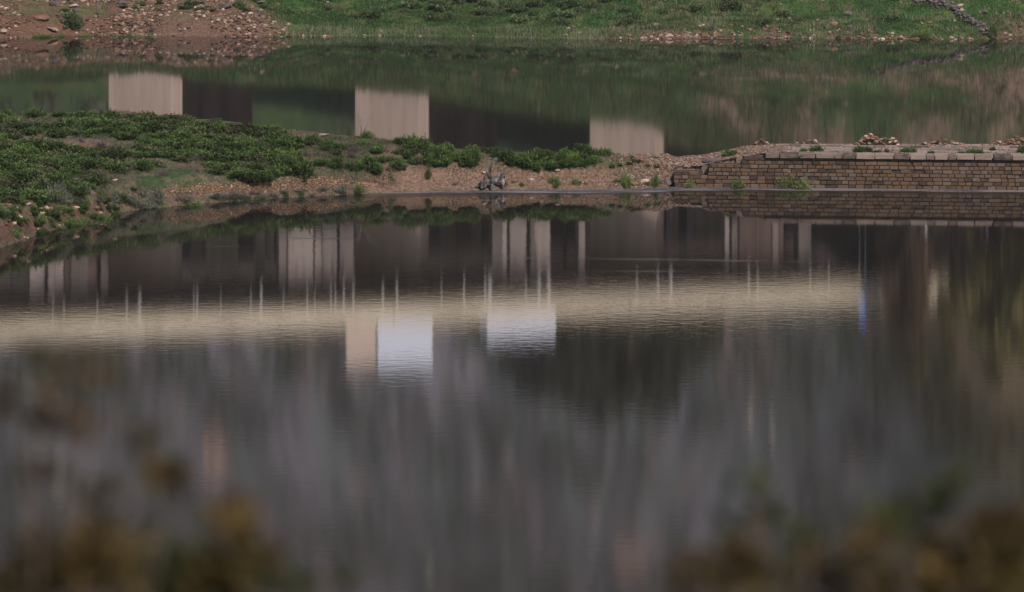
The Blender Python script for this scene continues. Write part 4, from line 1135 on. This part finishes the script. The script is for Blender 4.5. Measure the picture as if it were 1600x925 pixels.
# lorry and minibus on the bridge
def wheel(parent, x, y, z, r_=.5):
    g = Geo(); g.tube([(x, y - .15, z), (x, y + .15, z)], [r_, r_], 16)
    o = link('wheel', g.mesh('wheel', M['rubber']), parent)
    g = Geo(); g.tube([(x, y - .17, z), (x, y + .17, z)], [r_ * .5, r_ * .5], 12); link('rim', g.mesh('rim', M['pipe']), o)
def on_deck(name, px_, t, label, cat):
    s = s_of(px_, t); p = B0 + BU * s + BN * t
    e = empty(name, (p.x, p.y, zb(s) + 2.345), BANG); tag(e, label, cat); return e
lo = on_deck('lorry', 541, -7.5, 'white box lorry with a tall beige cab standing on the bridge deck', 'lorry')
ppm = 6000 / 415.0
link('cab', box_me('cab', 0, 3.45, 0, 2.5, .7, 5.7, M['cream'], .08), lo)
link('windscreen', box_me('windscreen', -.03, .0, .25, 2.25, 2.2, 3.6, M['glass']), lo)
link('window', box_me('window', .5, 1.6, -.03, 0, 2.1, 3.2, M['cream']), lo)
link('cargo_box', box_me('cargo_box', 3.65, 10.1, -.05, 2.55, 1.0, 6.0, M['white'], .04), lo)
link('chassis', box_me('chassis', .2, 10.0, .3, 2.2, .5, .95, M['rubber']), lo)
for x in (1.2, 7.6, 8.8):
    for y in (.16, 2.34): wheel(lo, x, y, .5)
va = on_deck('minibus', 761, -7.5, 'long white minibus on the bridge deck, mirrored as a pale block', 'minibus')
link('body', box_me('body', 0, 8.3, 0, 2.2, .4, 3.3, M['white'], .12), va)
for k in range(5): link('window', box_me('window', .9 + k * 1.45, 2.0 + k * 1.45, -.02, 0.02, .75, 1.15, M['glass']), va)
for x in (1.3, 6.9):
    for y in (.14, 2.06): wheel(va, x, y, .42, .42)
sg = empty('sign_board', refl(1342, 470, 441)); sg.location.z = HF(sg.location.x, 441)
tag(sg, 'tall blue board at the right end of the bridge, mirrored as a blue streak', 'sign')
zt = refl(0, 497, 441).z - sg.location.z; zl = refl(0, 464, 441).z - sg.location.z
link('panel', box_me('panel', 0, .85, 0, .08, zl, zt, M['blue']), sg)
for x in (.1, .75):
    g = Geo(); g.tube([(x, .14, -1), (x, .14, zt)], [.05, .05], 8); link('post', g.mesh('post', M['pipe']), sg)
for px_, y0, y1, rad, lb in [(1446, 352, 442, .22, 'pale lamp post on the brown hillside right of the bridge, mirrored in the water'), (1542, 348, 385, .2, 'short pale post at the far right, mirrored in the water')]:
    d = 428; top = refl(px_, y1, d); g = Geo(); z0 = HF(top.x, d)
    g.tube([(0, 0, -1), (0, 0, top.z - z0)], [rad, rad * .8], 10); g.tube([(0, 0, top.z - z0 - .1), (.9, -.5, top.z - z0)], [rad * .6, rad * .5], 8)
    tag(link('lamp_post', g.mesh('lamp_post', M['pipe']), None, (top.x, d, z0)), lb, 'lamp post')

# houses on the mountainside
def house(px_, y0, y1, wpx, d, mat, label, roof=True):
    a = refl(px_, y0, d); b_ = refl(px_ + wpx, y1, d)
    z0 = min(a.z, b_.z); h_ = abs(b_.z - a.z); w_ = b_.x - a.x
    zg = min(HF(a.x, d), HF(b_.x, d))
    e = empty('house', (a.x, d, zg)); tag(e, label, 'house')
    H_ = z0 + h_ - zg
    H_ = max(H_, 5)
    link('wall', box_me('wall', 0, w_, 0, 7, -3, H_, mat), e)
    if roof:
        V = [(-.4, -.4, H_ + .003), (w_ + .4, -.4, H_ + .003), (w_ + .4, 7.4, H_ + .003), (-.4, 7.4, H_ + .003), (w_ / 2, -.4, H_ + w_ * .22), (w_ / 2, 7.4, H_ + w_ * .22)]
        link('roof', np_mesh('roof', np.array(V), [np.array([(0, 4, 5, 3), (1, 2, 5, 4), (0, 3, 2, 1)]), np.array([(0, 1, 4), (2, 3, 5)])], M['roof']), e)
    nf = max(1, int(H_ / 3.2))
    for f in range(nf):
        for k in range(max(1, int(w_ / 2.6))):
            x = 1.0 + k * 2.6
            if x + 1 < w_: link('window', box_me('window', x, x + .9, -.04, .05, H_ - 2.4 - f * 3.1, H_ - 1.2 - f * 3.1, M['glass']), e)
house(961, 700, 800, 50, 850, M['plaster'], 'pink plastered house high on the hillside, mirrored low in the near water')
house(318, 640, 740, 36, 760, M['plaster'], 'slim pink house on the left hillside, mirrored in the water')
house(666, 740, 800, 9, 900, M['plaster2'], 'narrow off white tower house on the hillside, mirrored near the centre')
house(1170, 500, 560, 5, 640, M['plaster2'], 'thin pale building above the right half of the bridge', False)
house(1205, 520, 560, 5, 650, M['plaster2'], 'second thin pale building above the right half of the bridge', False)
house(488, 850, 890, 12, 1000, M['plaster2'], 'pale house highest on the hillside left of centre')
house(82, 700, 760, 18, 800, M['plaster2'], 'pale house on the hillside at the left edge')

# trees
def leaf_cloud(r, centres, radii, n, size, c0, c1):
    k = r.integers(0, len(centres), n)
    d = unit(r.normal(size=(n, 3))) * (r.random((n, 1)) ** .45)
    P = np.array(centres)[k] + d * np.array(radii)[k][:, None] * np.array([1, 1, .75])
    tone = r.uniform(.7, 1.3, len(centres))[k][:, None] * r.uniform(.8, 1.2, (n, 1))
    C = (np.array(c0) + (np.array(c1) - np.array(c0)) * r.random((n, 1))) * tone
    return leaves_np(P, unit(r.normal(size=(n, 3))), size * r.uniform(.7, 1.3, n), size * r.uniform(.35, .7, n), C, r)
def tree_lib(seed, c0, c1, tall=1.0, n=2600, size=.055):
    r = np.random.default_rng(seed); rp = random.Random(seed)
    cen = []; rad = []; g = Geo()
    g.tube([(0, 0, -.05), (rp.uniform(-.02, .02), 0, .25), (rp.uniform(-.04, .04), .02, .6), (0, 0, .85)], [.035, .028, .017, .006], 8, .08, rp)
    for i in range(13):
        z = rp.uniform(.32, .92); a = rp.uniform(0, 6.28); rr_ = rp.uniform(.06, .26) * (1.25 - z) / tall
        p = (math.cos(a) * rr_, math.sin(a) * rr_, z)
        cen.append(p); rad.append(rp.uniform(.07, .15) / tall ** .5)
        g.tube([(0, 0, z * .55), (p[0] * .5, p[1] * .5, z * .8), p], [.014, .009, .004], 5, .05, rp)
    V, Q, C = leaf_cloud(r, cen, rad, n, size, c0, c1)
    return g.mesh('trunk', M['bark']), np_mesh('crown', V, Q, M['leaf'], False, C)
TL = {'dark': [tree_lib(600, (.05, .06, .035), (.10, .11, .065), 1.3), tree_lib(601, (.05, .06, .035), (.10, .11, .065), 1.6)],
      'olive': [tree_lib(610, (.14, .13, .045), (.26, .23, .085)), tree_lib(611, (.11, .105, .035), (.20, .17, .06))],
      'brown': [tree_lib(620, (.09, .062, .038), (.18, .12, .07), 1, 1500), tree_lib(621, (.055, .045, .025), (.11, .085, .05), 1, 1500)]}
rt = random.Random(15)
def tree(px_, ytop, d, kind, label, group=None, wf=1.0, minh=3):
    top = refl(px_, ytop, d); zg = HF(top.x, d); h = max(top.z - zg, minh)
    e = empty('tree', (top.x, d, zg), rt.uniform(0, 6.28)); e.scale = (h * wf, h * wf, h)
    tag(e, label, 'tree', group)
    o_px[e.name] = (px_, -d)
    a, b_ = rt.choice(TL[kind]); link('trunk', a, e); link('crown', b_, e)
for px_, yt in [(812, 600), (850, 640), (900, 655), (945, 680), (985, 690), (1020, 665), (1060, 640), (1095, 600), (780, 560), (870, 590), (965, 620), (1040, 600)]:
    tree(px_, yt, rt.uniform(490, 520), 'dark', 'dark tree behind the bridge', 'dark trees behind the bridge', 1.0)
for i in range(66):
    px_ = rt.uniform(1380, 1650); yt = rt.uniform(390, 610)
    kind = 'olive' if (abs(px_ - 1480) < 60 or rt.random() < .55) else 'brown'
    if i % 4 == 0: px_ = rt.uniform(1392, 1440); yt = rt.uniform(430, 600); kind = 'brown'
    tree(px_, yt, rt.uniform(425, 450) if i % 4 == 0 else rt.uniform(425, 500), kind, 'bushy %s tree on the hillside right of the bridge, mirrored in the water' % ('olive yellow' if kind == 'olive' else 'brownish'), '%s trees right of the bridge' % kind, .55 if i % 4 == 0 or px_ < 1420 else 1.1, 4)
relabel('dark trees behind the bridge', ['in the far row', 'in the near row'], 'dark tree behind the bridge')
relabel('olive trees right of the bridge', ['in the far row', 'in the middle row', 'in the near row'], 'olive tree right of the bridge')
relabel('brown trees right of the bridge', ['in the far row', 'in the middle row', 'in the near row'], 'brownish tree right of the bridge')
# scrub clumps over the mountainside (uncountable)
r3 = np.random.default_rng(44)
n = 5200
d = r3.uniform(470, 1300, n); p = r3.uniform(-400, 2000, n); x = (p - 800) / F * d
z = far_h(x, d); k = fbm(x * .04, d * .03, 95) > .42; x, d, z = x[k], d[k], z[k]; n = len(x)
sz = r3.uniform(1.2, 4.0, n) * (d / 600) ** .5
m_ = 16
base = np.repeat(np.stack([x, d, z + sz * .3], 1), m_, 0) + r3.normal(size=(n * m_, 3)) * np.repeat(sz, m_)[:, None] * np.array([.42, .42, .30])
cc = np.where((r3.random(n) < .3)[:, None], np.array([[.13, .115, .10]]), np.array([[.065, .085, .06]])) * r3.uniform(.7, 1.35, (n, 1))
V, Q, C = leaves_np(base, unit(r3.normal(size=(n * m_, 3))), np.repeat(sz, m_) * .55, np.repeat(sz, m_) * .4, np.repeat(cc, m_, 0), r3)
tag(link('hillside_scrub', np_mesh('hillside_scrub', V, Q, M['leaf'], False, C)), 'grey green scrub dotted over the mountainside', 'scrub', kind='stuff')

# ------------------------------------------------------------------ out of focus bushes in front of the lens
M['fleaf'] = mat_leaf('foreground leaves', (1, 1, 1), transl=.35)
def front_bush(label, root, blobs, seed):
    blobs = [(a, b, c_, d_ * .92, int(e_ * 1.6), f_) for a, b, c_, d_, e_, f_ in blobs]
    """blobs: (px, py, distance, radius px, leaves, colour)"""
    r = np.random.default_rng(seed); rp = random.Random(seed)
    e = empty('leafy_bush', (root[0], root[1], HN(root[0], root[1]) - .03)); tag(e, label, 'bush')
    for (a, b_, dd, rad, nl, colr) in blobs:
        c0 = at(a, b_, dd) - e.location; R_ = rad * dd / F
        g = Geo()
        mid = c0 * .5 + Vector((rp.uniform(-.04, .04), rp.uniform(-.1, .1), rp.uniform(-.03, .03)))
        g.tube([(c0.x * .1, c0.y * .1, 0), mid, c0], [.004, .003, .001], 6, .05, rp)
        link('branch', g.mesh('branch', M['bark']), e)
        P = np.array(c0) + unit(r.normal(size=(nl, 3))) * (r.random((nl, 1)) ** .5) * R_ * np.array([1, 1.2, .8])
        V, Q, C = leaves_np(P, unit(r.normal(size=(nl, 3)) + np.array([0, 0, .6])), r.uniform(.022, .040, nl), r.uniform(.009, .016, nl), np.array(colr) * np.array([.80, .72, .66]) * r.uniform(.5, 1.5, (nl, 1)), r)
        tag(link('leaves', np_mesh('leaves', V, Q, M['fleaf'], False, C), e), kind='stuff')
OL = (.085, .070, .022); GR = (.058, .072, .024); BR = (.07, .052, .025); OR = (.10, .074, .027)
front_bush('blurred olive brown bush in the lower left foreground', (-.55, 4.6), [
 (70, 900, 4.4, 80, 120, OL), (160, 880, 4.4, 80, 110, OR), (260, 905, 4.6, 80, 120, GR), (350, 900, 4.5, 70, 110, OL), (365, 825, 4.5, 40, 38, OR), (400, 885, 4.5, 45, 40, OL),
 (190, 850, 4.8, 60, 35, GR), (270, 745, 4.5, 34, 22, OR), (240, 740, 4.6, 20, 8, OL), (60, 575, 4.3, 26, 12, OL), (140, 590, 4.6, 55, 24, BR), (40, 640, 4.6, 60, 26, BR), (110, 660, 4.6, 50, 18, BR),
 (215, 690, 4.5, 36, 12, BR), (70, 750, 4.7, 45, 18, BR), (150, 790, 4.8, 60, 18, BR), (450, 915, 4.4, 45, 20, GR), (540, 915, 4.4, 36, 8, GR), (20, 920, 4.4, 60, 40, OR)], 71)
front_bush('blurred olive brown bush in the lower right foreground', (.42, 4.6), [
 (1490, 765, 4.5, 24, 14, GR), (1465, 790, 4.5, 26, 14, GR), (1175, 768, 4.5, 18, 7, GR), (1195, 810, 4.6, 24, 8, GR), (1150, 830, 4.5, 26, 8, OL), (1260, 835, 4.5, 28, 10, GR),
 (1370, 825, 4.5, 40, 32, GR), (1415, 815, 4.6, 38, 22, GR), (1355, 860, 4.4, 34, 24, OR), (1160, 865, 4.5, 38, 20, OR), (1100, 895, 4.5, 50, 34, OR), (1180, 910, 4.5, 60, 44, OL), (1260, 890, 4.6, 45, 30, OL), (1450, 870, 4.5, 45, 28, OL),
 (1545, 850, 4.4, 60, 70, OR), (1590, 830, 4.5, 44, 46, OR), (1560, 905, 4.4, 70, 110, OL), (1470, 915, 4.4, 55, 60, OR), (1380, 915, 4.5, 45, 40, OL), (1060, 920, 4.4, 30, 12, OR), (1300, 920, 4.5, 50, 30, BR)], 72)

# ------------------------------------------------------------------ air: blue haze over the valley
hz = link('haze', box_me('haze', -1490, 1490, -28, 2950, -4, 900, None))
hz.data.materials.clear()
hm = bpy.data.materials.new('haze air'); hm.use_nodes = True
hn = hm.node_tree.nodes; hn.remove(hn['Principled BSDF'])
pv = hn.new('ShaderNodeVolumePrincipled'); pv.inputs['Density'].default_value = 0.00006
pv.inputs['Color'].default_value = (0.80, 0.82, 0.95, 1); pv.inputs['Anisotropy'].default_value = 0.2
hm.node_tree.links.new(pv.outputs[0], hn['Material Output'].inputs['Volume'])
hz.data.materials.append(hm)
tag(hz, kind='stuff')
